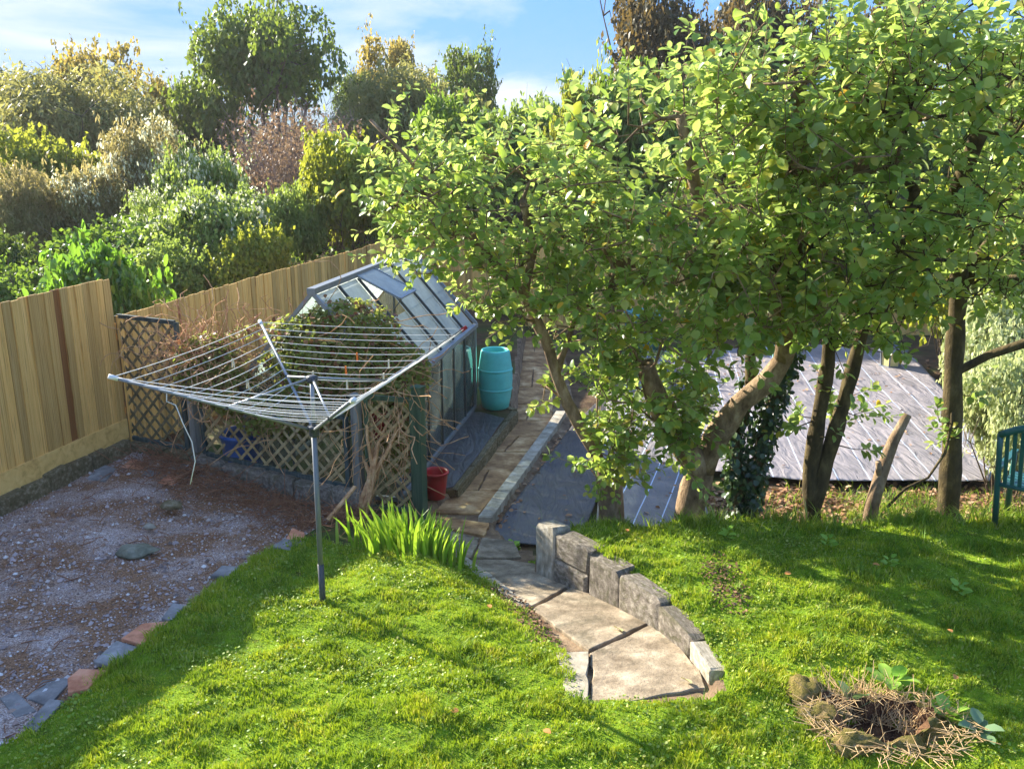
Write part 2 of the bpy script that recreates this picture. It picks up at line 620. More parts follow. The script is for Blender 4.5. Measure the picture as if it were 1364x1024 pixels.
sub(zg_, 'gravel_bed', M_gravel)
sub(~zl_ & ~zg_ & ~zp_, 'ground', M_soil)
sub(zp_, 'path_bed', rough_mat('path_bed_dirt', c8(78, 60, 44), c8(122, 100, 76), 5, 0.95, 0.7, 0.02, c8(160, 138, 108)))

# ---------------------------------------------------------------- grass (nobody could count it)
def grass(name, n, region, lo, hi, label, mat, width=0.0042, dens=None, lean=0.5, zoff=0.0):
    P = []
    need = n
    while need > 0:
        m = int(n * 1.5)
        x = rng.uniform(region[0], region[1], m)
        y = rng.uniform(region[2], region[3], m)
        k = is_lawn(x, y) if dens is None else np.ones(m, bool)
        pr = (1 - bare(x, y)) * np.clip((6.0 / np.maximum(y, 3)) ** 1.5, 0.35, 1.0) if dens is None else dens(x, y)
        k &= rng.random(m) < pr
        q = np.stack([x[k], y[k]], -1)[:need]
        P.append(q)
        need -= len(q)
    P = np.concatenate(P)
    x, y = P[:, 0], P[:, 1]
    z = H(x, y) - 0.004 + zoff
    tall = 0.34 + 1.0 * np.clip(0.42 + 0.6 * wob(x, y, 8.0, 2) + 0.75 * wob(x, y, 24, 8), 0, 1.35)
    edge = np.abs(x - tile_x(y))
    tall = tall * (1 + 0.9 * np.exp(-(edge / 0.12) ** 2) * (wob(x, y, 6, 9) > -0.1))
    tall = tall * (1 + 0.8 * np.exp(-((y - 8.3) / 0.25) ** 2) * (x > 0.2))
    h = rng.uniform(lo, hi, n) * tall
    a = rng.uniform(0, 2 * math.pi, n)
    # neighbouring blades lean together
    la = a * 0.8 + 4 * wob(x, y, 6.3, 1)
    lx = np.cos(la) * lean * h * rng.uniform(0.4, 1.2, n)
    ly = np.sin(la) * lean * h * rng.uniform(0.4, 1.2, n)
    w = width * rng.uniform(0.6, 1.3, n)
    wx, wy = np.cos(a) * w, np.sin(a) * w
    B = np.stack([x, y, z], -1)
    W = np.stack([wx, wy, 0 * wx], -1)
    Mi = B + np.stack([lx * 0.35, ly * 0.35, h * 0.6], -1)
    T = B + np.stack([lx, ly, h * 0.95], -1)
    VV = np.stack([B - W, B + W, Mi - W * 0.75, Mi + W * 0.75, T], 1).reshape(-1, 3)
    base = (np.arange(n) * 5)[:, None]
    F3 = np.concatenate([base + np.array([[0, 1, 3]]), base + np.array([[0, 3, 2]]), base + np.array([[2, 3, 4]])])
    o = link(name, np_mesh(name, VV, F3, True), mat)
    return props(o, label, 'grass', kind='stuff')

def grass_mat(name, cols, trans=0.3):
    m = Mat(name, 0.6, 0.25)
    k = len(cols)
    c = m.ramp(m.island(), [(i / (k - 1), x) for i, x in enumerate(cols)])
    v = m.coord()
    nz = m.noise(v, 2.6, 7, 0.65)
    t = m.ramp(nz, [(0.30, (0.46, 0.66, 0.5, 1)), (0.48, (0.95, 1, 1, 1)), (0.62, (1.25, 1.1, 0.9, 1)), (0.74, (1.35, 1.02, 0.95, 1))])
    c = m.mix(1.0, c, t, 'MULTIPLY')
    m.color(c)
    tr = m.n('ShaderNodeBsdfTranslucent')
    m.l(m.mix(0.5, c, c8(180, 200, 40)), tr.inputs['Color'])
    mx = m.n('ShaderNodeMixShader')
    mx.inputs['Fac'].default_value = trans
    m.l(m.b.outputs[0], mx.inputs[1])
    m.l(tr.outputs[0], mx.inputs[2])
    m.l(mx.outputs[0], m.out.inputs['Surface'])
    return m.m
M_grass = grass_mat('lawn_grass', [c8(108, 134, 28), c8(144, 166, 32), c8(168, 182, 44), c8(124, 152, 34), c8(186, 192, 68), c8(156, 174, 40), c8(204, 192, 120)])
grass('lawn_grass', 300000, (-3.6, 5.9, 3.7, 8.55), 0.016, 0.048, 'short mossy bright green grass over both lawns', M_grass)
def clover():
    n = 16000
    x = rng.uniform(-3.2, 5.4, n * 3)
    y = rng.uniform(4.0, 8.4, n * 3)
    k = is_lawn(x, y) & (rng.random(n * 3) < np.clip(0.30 + 0.9 * wob(x, y, 4.2, 6), 0.03, 1) * (1 - bare(x, y)))
    x, y = x[k][:n], y[k][:n]
    P = np.stack([x, y, H(x, y) + rng.uniform(.012, .04, len(x))], -1)
    a = rng.uniform(0, 6.28, len(x))
    D = np.stack([np.cos(a), np.sin(a), rng.normal(size=len(x)) * .3], -1)
    Vv, Ff = leaves(P, D, np.tile([0, 0, 1.], (len(x), 1)) + rng.normal(size=(len(x), 3)) * .45, rng.uniform(.010, .026, len(x)), ROUND)
    m = leaf_mat('clover_leaf', [c8(92, 128, 40), c8(126, 158, 52), c8(156, 176, 70), c8(178, 176, 90)], .3, c8(180, 200, 60), .5, .3, 3, .3)
    props(link('lawn_clover', np_mesh('lawn_clover', Vv, Ff, True), m), 'tiny clover and moss leaves scattered through the lawn', 'clover', kind='stuff')
clover()
M_tuft = grass_mat('tuft_grass', [c8(70, 108, 24), c8(96, 134, 32), c8(120, 150, 40), c8(150, 164, 60)])
tuft_c = np.stack([rng.uniform(-2.9, 5.2, 420), rng.uniform(4.2, 8.3, 420)], -1)
tuft_c = tuft_c[is_lawn(tuft_c[:, 0], tuft_c[:, 1])]
def tuft_d(x, y):
    r = np.zeros(x.shape)
    for i, (cx, cy) in enumerate(tuft_c):
        q = 0.035 + 0.05 * ((i * 37) % 17) / 17
        r = np.maximum(r, np.exp(-(((x - cx) ** 2 + (y - cy) ** 2) / q ** 2)))
    return np.where(is_lawn(x, y), r, 0)
grass('lawn_tufts', 26000, (-3.0, 5.3, 4.1, 8.4), .035, .085, 'darker longer tufts of grass dotted over the lawns', M_tuft, .0045, tuft_d, .8)
M_rough = grass_mat('rough_grass', [c8(70, 104, 22), c8(110, 146, 34), c8(150, 170, 56), c8(180, 176, 110)])

# ---------------------------------------------------------------- materials for built things
def wood_mat(name, c1, c2, c3, tone=0.18, rough=0.75, zs=1.2, xs=14, knots=True):
    m = Mat(name, rough, 0.25)
    v = m.coord((xs, xs, zs), True)
    a = m.noise(v, 1.0, 7, 0.65, 0.6)
    c = m.ramp(a, [(0.28, c1), (0.5, c2), (0.72, c3)])
    t = m.ramp(m.objrand(), [(0, (1 - tone, 1 - tone, 1 - tone)), (0.5, (1, 0.985, 0.95)), (1, (1 + tone * 0.7, 1 + tone * 0.55, 1 + tone * 0.3))])
    c = m.mix(1.0, c, t, 'MULTIPLY')
    if knots:
        v2 = m.coord((9, 9, 3.2), True)
        vo = m.n('ShaderNodeTexVoronoi')
        vo.inputs['Scale'].default_value = 1.0
        m.l(v2, vo.inputs['Vector'])
        k = m.ramp(vo.outputs['Distance'], [(0.08, (.85, .85, .85, 1)), (0.24, (0, 0, 0, 1))])
        c = m.mix(k, c, (c1[0] * 0.5, c1[1] * 0.42, c1[2] * 0.35, 1))
    m.color(c)
    m.bump(m.noise(m.coord((xs * 4, xs * 4, zs * 1.5), True), 1.0, 5, 0.7), 0.35, 0.004)
    return m.m
M_fence = wood_mat('new_fence_timber', c8(162, 114, 56), c8(220, 176, 100), c8(240, 206, 138), tone=0.32)
M_fence_brown = wood_mat('brown_fence_timber', c8(108, 66, 30), c8(146, 96, 50), c8(164, 114, 64))
M_gboard = wood_mat('gravel_board_timber', c8(182, 138, 74), c8(218, 178, 104), c8(230, 194, 124), xs=8, zs=8, knots=False)
M_slat = wood_mat('weathered_slat', c8(118, 100, 68), c8(164, 144, 102), c8(188, 170, 128), tone=0.25)
M_slat_dark = wood_mat('dark_stained_slat', c8(74, 70, 54), c8(114, 106, 80), c8(152, 136, 100), tone=0.3)
M_tframe = wood_mat('blue_green_stained_timber', c8(40, 54, 54), c8(58, 74, 74), c8(96, 106, 104), tone=0.15, knots=False)
M_tgreen = wood_mat('green_stained_timber', c8(44, 62, 44), c8(66, 88, 66), c8(92, 110, 86), tone=0.1, knots=False)
M_block = rough_mat('weathered_concrete_block', c8(84, 76, 64), c8(136, 126, 112), 9, 0.92, 0.8, 0.02, c8(184, 174, 156), rnd=True, tone=0.18, stain=c8(84, 82, 48))
M_mossblock = rough_mat('mossy_stone', c8(78, 76, 42), c8(122, 108, 78), 7, 0.95, 0.9, 0.02, c8(168, 156, 130), rnd=True, tone=0.2)
M_slab = rough_mat('path_concrete', c8(98, 84, 66), c8(154, 138, 114), 4.5, 0.9, 0.8, 0.015, c8(192, 178, 152), rnd=False, tone=0.10, stain=c8(92, 84, 66))
M_slab2 = rough_mat('stained_path_concrete', c8(96, 66, 42), c8(168, 130, 86), 3.0, 0.85, 0.6, 0.015, c8(224, 190, 138), rnd=False, tone=0.08)
M_kerb = rough_mat('kerb_concrete', c8(120, 112, 94), c8(166, 156, 136), 6, 0.9, 0.6, 0.012, c8(200, 192, 174), rnd=True, tone=0.08)
M_slate = rough_mat('slate_tile', c8(92, 90, 86), c8(132, 128, 122), 5, 0.6, 0.4, 0.006, c8(168, 164, 156), rnd=True, tone=0.1)
M_terra = rough_mat('terracotta_tile', c8(168, 104, 72), c8(212, 146, 108), 6, 0.85, 0.4, 0.006, c8(228, 172, 136), rnd=True, tone=0.08)

# ---------------------------------------------------------------- timber fences
board_me = chamfer_mesh('board', 0.022, 1.0, 1.0, 0.003)
def fence(name, label, a, b, zt, zb, bw, gtop=None, skip=None, brown=(), face=1, gmat=None, posts=True):
    """upright overlapping boards from a to b (plan); zt, zb functions of 0..1; face: side the boards show"""
    a, b = Vector((*a, 0)), Vector((*b, 0))
    d = b - a
    L = d.length
    d.normalize()
    ang = math.atan2(d.y, d.x)
    t = thing(name, label, 'fence', (a.x, a.y, zb(0)))
    o0 = wloc(t)
    n = int(L / bw)
    w = L / n
    for i in range(n):
        f = (i + 0.5) / n
        zb_, zt_ = zb(f), zt(f) + random.uniform(-0.011, 0.011)
        wi = w * random.uniform(1.06, 1.2)
        p = a + d * ((i + 0.5) * w)
        o = link('board', board_me, M_fence_brown if i in brown else M_fence, t)
        o.scale = (0.8, wi, zt_ - zb_)
        o.rotation_euler = (0, random.uniform(-0.003, 0.003), ang - math.pi / 2 + 0.085 + random.uniform(-0.012, 0.012))
        off = Vector((d.y, -d.x, 0)) * (face * random.uniform(0.0, 0.006) - (0.012 if i in brown else 0))
        o.location = p + off + Vector((0, 0, zb_)) - o0
    nrm = Vector((d.y, -d.x, 0)) * face
    if gtop is not None:
        MB().beam(a + nrm * 0.012 + Vector((0, 0, (zb(0) + gtop(0)) / 2 - 0.0)), b + nrm * 0.012 + Vector((0, 0, (zb(1) + gtop(1)) / 2)), 0.05, gtop(0) - zb(0)).build('gravel_board', M_gboard, t)
    if posts:
        k = max(2, int(L / 2.4) + 1)
        for j in range(k):
            p = a + d * (L * j / (k - 1)) - nrm * 0.085
            MB().box((p.x, p.y, (zb(0) + zt(j / (k - 1)) - 0.08) / 2 - 0.1), (0.1, 0.1, zt(j / (k - 1)) - zb(0) + 0.1), Matrix.Rotation(ang, 3, 'Z')).build('post', M_fence, t)
        for h in (0.3, 0.85):
            zz = lambda f: zb(f) + (zt(f) - zb(f)) * h
            MB().beam(a - nrm * 0.045 + Vector((0, 0, zz(0))), b - nrm * 0.045 + Vector((0, 0, zz(1))), 0.04, 0.08).build('rail', M_fence, t)
    return t
ya, yb = 6.2, 11.04
fence('timber_fence', 'tall new pine fence panel beside the gravel, one dark brown board in it', (fence_x(ya), ya), (fence_x(yb), yb),
      lambda f: 2.02 + 0.07 * f, lambda f: 0.02 + 0.02 * f, 0.118, lambda f: 0.265 + 0.02 * f, brown=(34,), posts=True)
ya, yb = 11.10, 22.2
fence('timber_fence', 'long lower pine board fence running behind the greenhouse', (fence_x(ya), ya), (fence_x(yb), yb),
      lambda f: 1.60 + 0.09 * math.sin(f * 2.6) - 0.06 * f + 0.03 * sstep(0.62, 0.66, f), lambda f: -0.15 - 0.6 * f, 0.125)
fence('timber_fence', 'pine board fence across the back of the garden behind the fruit trees', (fence_x(22.2), 22.15), (13.5, 21.3),
      lambda f: 1.5 - 0.1 * f, lambda f: -0.86, 0.15, lambda f: -0.62)

# ---------------------------------------------------------------- low stone kerb under the tall fence
block_mes = [chamfer_mesh('stone_block', 1, 1, 1, 0.07, 0.045, s) for s in range(6)]
def block_run(t, pts, n, h, th, mat, name='block', zb=None, var=0.02):
    """n blocks in a row along the plan line pts[0]-pts[1]"""
    a, b = Vector((*pts[0], 0)), Vector((*pts[1], 0))
    d = b - a
    ang = math.atan2(d.y, d.x)
    cuts = [0] + sorted((i + random.uniform(-0.22, 0.22)) / n for i in range(1, n)) + [1]
    for i in range(n):
        f = (cuts[i] + cuts[i + 1]) / 2
        p = a + d * f
        o = link(name, block_mes[random.randrange(6)], mat, t)
        o.scale = ((cuts[i + 1] - cuts[i]) * d.length - 0.008, th * random.uniform(0.94, 1.05), h + random.uniform(-var, var))
        o.rotation_euler = (0, 0, ang + random.uniform(-0.02, 0.02))
        z = zb(f) if zb else -0.3
        o.location = Vector((p.x, p.y, z)) - wloc(t)
k = thing('stone_kerb', 'low mossy stone kerb under the tall pine fence', 'kerb', (fence_x(8), 8, -0.2))
block_run(k, ((fence_x(6.2) + 0.03, 6.2), (fence_x(10.95) + 0.03, 10.95)), 14, 0.34, 0.2, M_mossblock, 'stone', lambda f: -0.28)

# ---------------------------------------------------------------- wall that carries the trellis
w = thing('block_wall', 'low weathered block wall carrying the trellis panels', 'wall', (-3.4, 10.3, -0.3))
TL = (-5.04, trellis_y(-5.04))
TR = (-1.73, trellis_y(-1.73))
block_run(w, ((-5.02, trellis_y(-5.02) - 0.02), (-3.95, trellis_y(-3.95) - 0.02)), 3, 0.29, 0.24, M_mossblock, 'block', lambda f: -0.32)
block_run(w, ((-3.95, trellis_y(-3.95) - 0.03), (-1.62, trellis_y(-1.62) - 0.03)), 5, 0.52, 0.22, M_block, 'block', lambda f: -0.555 - 0.06 * f)

# ---------------------------------------------------------------- trellis
slat_me = chamfer_mesh('slat', 1.0, 0.010, 0.035, 0.002)
def trellis(label, a, b, za, zb_, h, mat, frame, gap=0.135, fw=0.05):
    """lattice panel between plan points a and b, bottom za/zb_, height h"""
    A = Vector((a[0], a[1], za))
    B = Vector((b[0], b[1], zb_))
    d = B - A
    L = d.length
    ux = d.normalized()
    uz = Vector((0, 0, 1))
    nn = ux.cross(uz).normalized()
    t = thing('garden_trellis', label, 'trellis', A)
    for p, q in ((A, A + uz * h), (B, B + uz * h)):
        MB().beam(p, q, fw, 0.045, nn).build('frame_upright', frame, t)
    for z in (0.0, h):
        MB().beam(A + uz * z + ux * fw * 0.5, B + uz * z - ux * fw * 0.5, 0.042, fw, uz).build('frame_rail', frame, t)
    R3 = Matrix((ux, nn, ux.cross(nn) * -1)).transposed()
    for s, off in ((1, 0.008), (-1, -0.008)):
        c = -h if s > 0 else 0.0
        c += random.uniform(0.02, 0.08)
        while c < (L if s > 0 else L + h):
            # line x = c + s*z, clipped to the panel
            z0, z1 = 0.0, h
            x0, x1 = c + s * z0, c + s * z1
            lo, hi = 0.0, L
            if s > 0:
                z0 = max(z0, lo - c); z1 = min(z1, hi - c)
            else:
                z0 = max(z0, c - hi); z1 = min(z1, c - lo)
            if z1 - z0 > 0.05:
                p = A + ux * (c + s * z0) + uz * z0 + nn * off
                q = A + ux * (c + s * z1) + uz * z1 + nn * off
                m_ = (q - p)
                o = link('slat', slat_me, mat, t)
                o.scale = (m_.length, 1, 1)
                dx = m_.normalized()
                dz = nn.cross(dx) * -1
                M3 = Matrix((dx, dz.cross(dx), dz)).transposed()
                o.rotation_euler = M3.to_euler()
                o.location = (p + q) / 2 - dz * 0.014 - wloc(t)
            c += gap * 1.414 * random.uniform(0.95, 1.05)
    return t
ty = trellis_y
trellis('tall dark trellis panel joining the fence to the wall', (-4.98, ty(-4.98)), (-4.06, ty(-4.06)), 0.0, 0.0, 1.60, M_slat_dark, M_tframe)
trellis('low brown trellis panel along the block wall, blue pot behind it', (-3.80, ty(-3.80)), (-1.86, ty(-1.86)), -0.02, -0.08, 0.82, M_slat, M_tframe)
trellis('narrow trellis panel overgrown by the woody climber', (-1.62, 9.55), (-1.12, 9.60), -0.30, -0.36, 1.30, M_slat, M_tgreen)
def square_post(label, x, y, zb, zt, wd, mat):
    o = thing('trellis_post', label, 'post', (x, y, zb))
    MB().box((x, y, (zb + zt) / 2), (wd, wd, zt - zb), Matrix.Rotation(-0.45, 3, 'Z')).build('shaft', mat, o)
    MB().box((x, y, zt + 0.012), (wd + 0.02, wd + 0.02, 0.024), Matrix.Rotation(-0.45, 3, 'Z')).build('cap', mat, o)
M_gpost = wood_mat('grey_weathered_post', c8(92, 92, 88), c8(126, 126, 120), c8(158, 156, 148), tone=0.1, knots=False)
square_post('grey weathered post between the tall and the low trellis', -3.93, ty(-3.93), -0.02, 1.10, 0.09, M_gpost)
square_post('grey post at the corner of the block wall beside the woody climber', -1.73, ty(-1.73) + 0.02, -0.12, 1.0, 0.09, M_gpost)
square_post('green painted post beside the red bucket', -1.04, 9.60, -0.60, 1.08, 0.11, M_tgreen)

# ---------------------------------------------------------------- concrete path
path = props(bpy.data.objects.new('path', None), kind='structure')
path.location = (0, 8, -0.4)
col.objects.link(path)
zt_ = lambda x, y: float(zpath(y)) + 0.008
near = [[(.60, 6.17), (1.15, 6.74), (1.27, 6.46), (1.39, 5.90), (1.38, 5.62), (1.0, 5.50), (.54, 5.33)],
        [(.17, 7.10), (.60, 7.72), (.90, 7.42), (1.14, 6.76), (.59, 6.19), (.47, 6.43)],
        [(-.46, 8.48), (-.05, 8.50), (.25, 8.35), (.57, 7.75), (.16, 7.14), (-.17, 7.93)],
        [(-1.0, 9.62), (-.35, 9.18), (-.42, 8.55), (-.52, 8.56), (-.85, 9.22)],
        [(-.40, 8.55), (-.33, 9.17), (.02, 9.05), (.10, 8.56), (-.04, 8.53)]]
for pg in near:
    dz = random.uniform(-0.004, 0.006)
    MB().slab(pg, lambda x, y: zt_(x, y) + dz, 0.12, 0.008, 0.025).build('slab', M_slab, path)
far = [[(-1.02, 9.98), (-.24, 9.66), (-.30, 9.22), (-.98, 9.66)]]
def wl_(y): return float(np.interp(y, PLY, PLX))
def wr_(y): return float(np.interp(y, PRY, PRX)) - 0.20
ys = [10.02, 10.9, 11.7, 12.5, 13.25, 14.1, 15.1, 16.3, 17.8, 19.5, 21.2]
for i in range(len(ys) - 1):
    a, b = ys[i] + 0.008, ys[i + 1] - 0.008
    sk = random.uniform(-0.12, 0.12)
    sk2 = random.uniform(-0.12, 0.12) if i else 0
    m1 = random.uniform(0.4, 0.6)
    l0, r0, l1, r1 = wl_(a), wr_(a), wl_(b), wr_(b)
    if i % 2 == 0:
        far.append([(l0, a), (r0, a), (r1, b), (l0 + (r0 - l0) * 0.5, b + 0.05), (l1, b)])
        if i: far[-1] = [(l0, a), (r0, a), (r1, b), (l1, b)]
    else:
        c0, c1 = l0 + (r0 - l0) * m1, l1 + (r1 - l1) * (m1 + sk)
        far.append([(l0, a), (c0 - .008, a), (c1 - .008, b), (l1, b)])
        far.append([(c0 + .008, a), (r0, a), (r1, b), (c1 + .008, b)])
for pg in far:
    dz = random.uniform(-0.006, 0.006)
    MB().slab(pg, lambda x, y: zt_(x, y) + dz, 0.12, 0.008, 0.03).build('slab', M_slab2, path)
kerbs = [[(-.60, 8.56), (-.47, 8.53), (-.18, 7.96), (-.30, 7.85)], [(-.30, 7.83), (-.175, 7.93), (.16, 7.17), (.06, 7.05)],
         [(.33, 6.16), (.59, 6.17), (.545, 5.60), (.50, 5.28), (.37, 5.55)]]
for pg in kerbs:
    MB().slab(pg, lambda x, y: zt_(x, y) + 0.018, 0.16, 0.010, 0.02).build('kerb_stone', M_kerb, path)
yk = [9.75, 10.75, 11.7, 12.7, 13.6, 14.5]
for i in range(5):
    a, b = yk[i] + 0.01, yk[i + 1] - 0.01
    MB().slab([(wr_(a) + .02, a), (wr_(a) + .19, a), (wr_(b) + .19, b), (wr_(b) + .02, b)], lambda x, y: zt_(x, y) + 0.05, 0.2, 0.02).build('kerb_stone', M_kerb, path)

# ---------------------------------------------------------------- retaining wall of the right lawn
rw = thing('retaining_wall', 'stepped grey block wall holding the lawn above the path', 'wall', (0.8, 7.2, -0.4))
def wall_block(a, b, z0, z1, th=0.2, mat=None, off=0.0):
    A, B = Vector((*a, 0)), Vector((*b, 0))
    d = B - A
    nrm = Vector((d.y, -d.x, 0)).normalized()
    if nrm.x < 0: nrm = -nrm
    c = (A + B) / 2 + nrm * (th / 2 + off)
    o = link('block', block_mes[random.randrange(6)], mat or M_block, rw)
    o.scale = (d.length + 0.004, th, z1 - z0)
    o.rotation_euler = (0, random.uniform(-0.02, 0.02), math.atan2(d.y, d.x) + random.uniform(-0.015, 0.015))
    o.location = Vector((c.x, c.y, z0)) - wloc(rw)
WB = [(.27, 8.02), (.62, 7.55), (.66, 7.50), (.92, 7.10), (1.20, 6.62), (1.35, 6.12), (1.42, 5.72)]
wall_block((.24, 8.06), (.40, 7.86), -0.5, 0.16, 0.22, M_kerb)
wall_block((.40, 7.85), (.68, 7.50), -0.5, -0.12, 0.22)
wall_block((.405, 7.84), (.69, 7.49), -0.12, 0.13, 0.21, off=0.012)
wall_block((.69, 7.49), (.93, 7.10), -0.5, 0.11, 0.2)
wall_block((.93, 7.09), (1.20, 6.63), -0.4, 0.09, 0.2)
wall_block((1.20, 6.62), (1.35, 6.12), -0.3, 0.07, 0.16)
wall_block((1.35, 6.11), (1.42, 5.70), -0.2, 0.05, 0.14, M_kerb)

# ---------------------------------------------------------------- tiles between lawn and gravel
te = props(bpy.data.objects.new('tile_edging', None), kind='structure')
te.location = (-3, 6, -0.1)
col.objects.link(te)
tiles = [('s', [(-3.63, 5.59), (-3.4, 5.37), (-3.30, 5.45), (-3.57, 5.68)]), ('s', [(-3.45, 5.60), (-3.44, 5.84), (-3.22, 5.84), (-3.24, 5.50)]),
         ('t', [(-3.18, 5.68), (-3.15, 5.80), (-2.94, 5.77), (-2.97, 5.54), (-3.09, 5.50)]), ('s', [(-3.20, 5.13), (-3.18, 5.43), (-3.07, 5.40), (-3.09, 5.07)]),
         ('s', [(-3.12, 5.95), (-3.07, 6.24), (-2.86, 6.13), (-2.95, 5.87)]), ('t', [(-3.05, 6.28), (-2.97, 6.50), (-2.76, 6.52), (-2.85, 6.18)]),
         ('s', [(-2.84, 6.56), (-2.84, 6.82), (-2.72, 6.76), (-2.74, 6.52)]), ('s', [(-2.72, 7.40), (-2.68, 7.60), (-2.50, 7.56), (-2.54, 7.38)]),
         ('s', [(-2.37, 8.15), (-2.29, 8.34), (-2.07, 8.31), (-2.09, 8.05)]), ('t', [(-2.28, 8.36), (-2.28, 8.64), (-2.13, 8.53), (-2.08, 8.34)]),
         ('s', [(-5.02, 9.97), (-5.06, 10.48), (-4.80, 10.3), (-4.76, 9.89)]), ('t', [(-4.79, 10.40), (-4.78, 10.70), (-4.51, 10.52), (-4.5, 10.30)]),
         ('s', [(-4.42, 10.09), (-4.45, 10.42), (-4.26, 10.32), (-4.23, 10.02)]), ('t', [(-4.15, 9.9), (-4.12, 10.2), (-3.92, 10.15), (-3.97, 9.86)])]
for k_, pg in tiles:
    hz = float(max(H(p[0], p[1]) for p in pg)) + 0.008
    tl = random.uniform(-0.05, 0.05)
    MB().slab(pg, lambda x, y: hz + tl * (x - pg[0][0]), 0.03, 0.006).build('slate_tile' if k_ == 's' else 'terracotta_tile', M_slate if k_ == 's' else M_terra, te)

# ---------------------------------------------------------------- greenhouse
M_alu = plain_mat('dull_aluminium', c8(150, 154, 154), 0.45, 0.5, 0.6, 0.15, 12)
M_alud = plain_mat('dark_glazing_bar', c8(70, 76, 76), 0.5, 0.4, 0.3, 0.15, 12)
def glass_mat():
    m = Mat('dusty_sheen_glass', 0.3, 0.5)
    v = m.coord()
    tr = m.n('ShaderNodeBsdfTransparent')
    tr.inputs['Color'].default_value = (0.86, 0.92, 0.89, 1)
    gl = m.n('ShaderNodeBsdfGlossy')
    gl.inputs['Roughness'].default_value = 0.04
    fr = m.n('ShaderNodeFresnel')
    fr.inputs['IOR'].default_value = 1.28
    a = m.n('ShaderNodeMixShader')
    m.l(fr.outputs[0], a.inputs['Fac'])
    m.l(tr.outputs[0], a.inputs[1])
    m.l(gl.outputs[0], a.inputs[2])
    df = m.n('ShaderNodeBsdfDiffuse')
    df.inputs['Color'].default_value = c8(222, 226, 222)
    tl = m.n('ShaderNodeBsdfTranslucent')
    tl.inputs['Color'].default_value = c8(224, 228, 224)
    dd = m.n('ShaderNodeMixShader')
    dd.inputs['Fac'].default_value = 0.6
    m.l(df.outputs[0], dd.inputs[1])
    m.l(tl.outputs[0], dd.inputs[2])
    b = m.n('ShaderNodeMixShader')
    f = m.ramp(m.noise(v, 2.4, 6, 0.7), [(0.3, (0.42,) * 3), (0.7, (0.78,) * 3)])  # roof film: some dust, the rest sky reflection put in as pale colour
    m.l(f, b.inputs['Fac'])
    m.l(a.outputs[0], b.inputs[1])
    m.l(dd.outputs[0], b.inputs[2])
    m.l(b.outputs[0], m.out.inputs['Surface'])
    return m.m
M_glass = glass_mat()
M_clear = glass_mat()
M_clear.name = 'side_glass'
for n_ in M_clear.node_tree.nodes:
    if n_.type == 'VALTORGB':
        n_.color_ramp.elements[0].color = (0.01, 0.01, 0.01, 1)
        n_.color_ramp.elements[1].color = (0.10, 0.10, 0.10, 1)
M_sheet = plain_mat('pale_green_sheet', c8(222, 232, 214), 0.6, 0.3, 0, 0.08, 3)
gd = Vector((0.187, 0.982, 0)).normalized()
gn = Vector((gd.y, -gd.x, 0))
R0 = Vector((-2.315, 10.36, 0))
GL, HW, ZB, ZE, ZR = 4.06, 0.97, -0.5, 0.86, 2.02
gh = thing('greenhouse', 'aluminium greenhouse with a raised roof vent, half buried under the climber', 'greenhouse', (R0.x, R0.y, ZB))
def gp(s, a, z): return R0 + gd * s + gn * a + Vector((0, 0, z))
UZ = Vector((0, 0, 1))
NB = 6
bay = GL / NB
for a in (-HW, HW):
    MB().beam(gp(-.02, a, ZB + .03), gp(GL + .02, a, ZB + .03), 0.05, 0.06).build('base_rail', M_alu, gh)
    MB().beam(gp(-.03, a * 1.02, ZE + .02), gp(GL + .03, a * 1.02, ZE + .02), 0.07, 0.06).build('gutter', M_alu, gh)
for s in (0, GL):
    MB().beam(gp(s, -HW, ZB + .032), gp(s, HW, ZB + .032), 0.045, 0.055).build('base_rail', M_alu, gh)
    for a in (-HW, HW):
        MB().beam(gp(s, a, ZB + .06), gp(s, a, ZE - .01), 0.055, 0.055, gd).build('corner_post', M_alu, gh)
        MB().beam(gp(s, a * 1.03, ZE + .05), gp(s, 0, ZR), 0.05, 0.045).build('gable_bar', M_alu, gh)
    for a in (-0.36, 0.36):
        MB().beam(gp(s, a, ZB + .06), gp(s, a, ZE + (ZR - ZE) * (1 - abs(a) / HW)), 0.03, 0.03, gd).build('gable_bar', M_alud, gh)
MB().beam(gp(-.04, 0, ZR + .02), gp(GL + .04, 0, ZR + .02), 0.10, 0.07).build('ridge', M_alu, gh)
for side in (-1, 1):
    sl = Vector((gn.x * side * HW, gn.y * side * HW, ZE - ZR))
    nn = gd.cross(sl).normalized()
    if nn.z < 0: nn = -nn
    for i in range(1, NB):
        MB().beam(gp(i * bay, side * HW, ZB + .06), gp(i * bay, side * HW, ZE), 0.03, 0.035, gd).build('glazing_bar', M_alud, gh)
        MB().beam(gp(i * bay, side * .05, ZR - .03) + nn * .012, gp(i * bay, side * HW, ZE + .06) + nn * .012, 0.026, 0.032, nn).build('glazing_bar', M_alud, gh)
    for i in range(NB):
        s0, s1 = i * bay + .012, (i + 1) * bay - .012
        o = MB().beam(gp((s0 + s1) / 2, side * (HW - .004), ZB + .06), gp((s0 + s1) / 2, side * (HW - .004), ZE), s1 - s0, 0.004, gn)
        o.build('side_pane', M_clear, gh)
        vent = side == 1 and i == 2
        for f0, f1, up in ((0.03, 0.5, .004), (0.485, 0.97, -.004)):
            if vent and f0 < .1: continue
            p = gp((s0 + s1) / 2, 0, ZR) + sl * f0 + nn * up
            q = gp((s0 + s1) / 2, 0, ZR) + sl * f1 + nn * up
            MB().beam(p, q, s1 - s0, 0.004, nn).build('roof_pane', M_glass, gh)
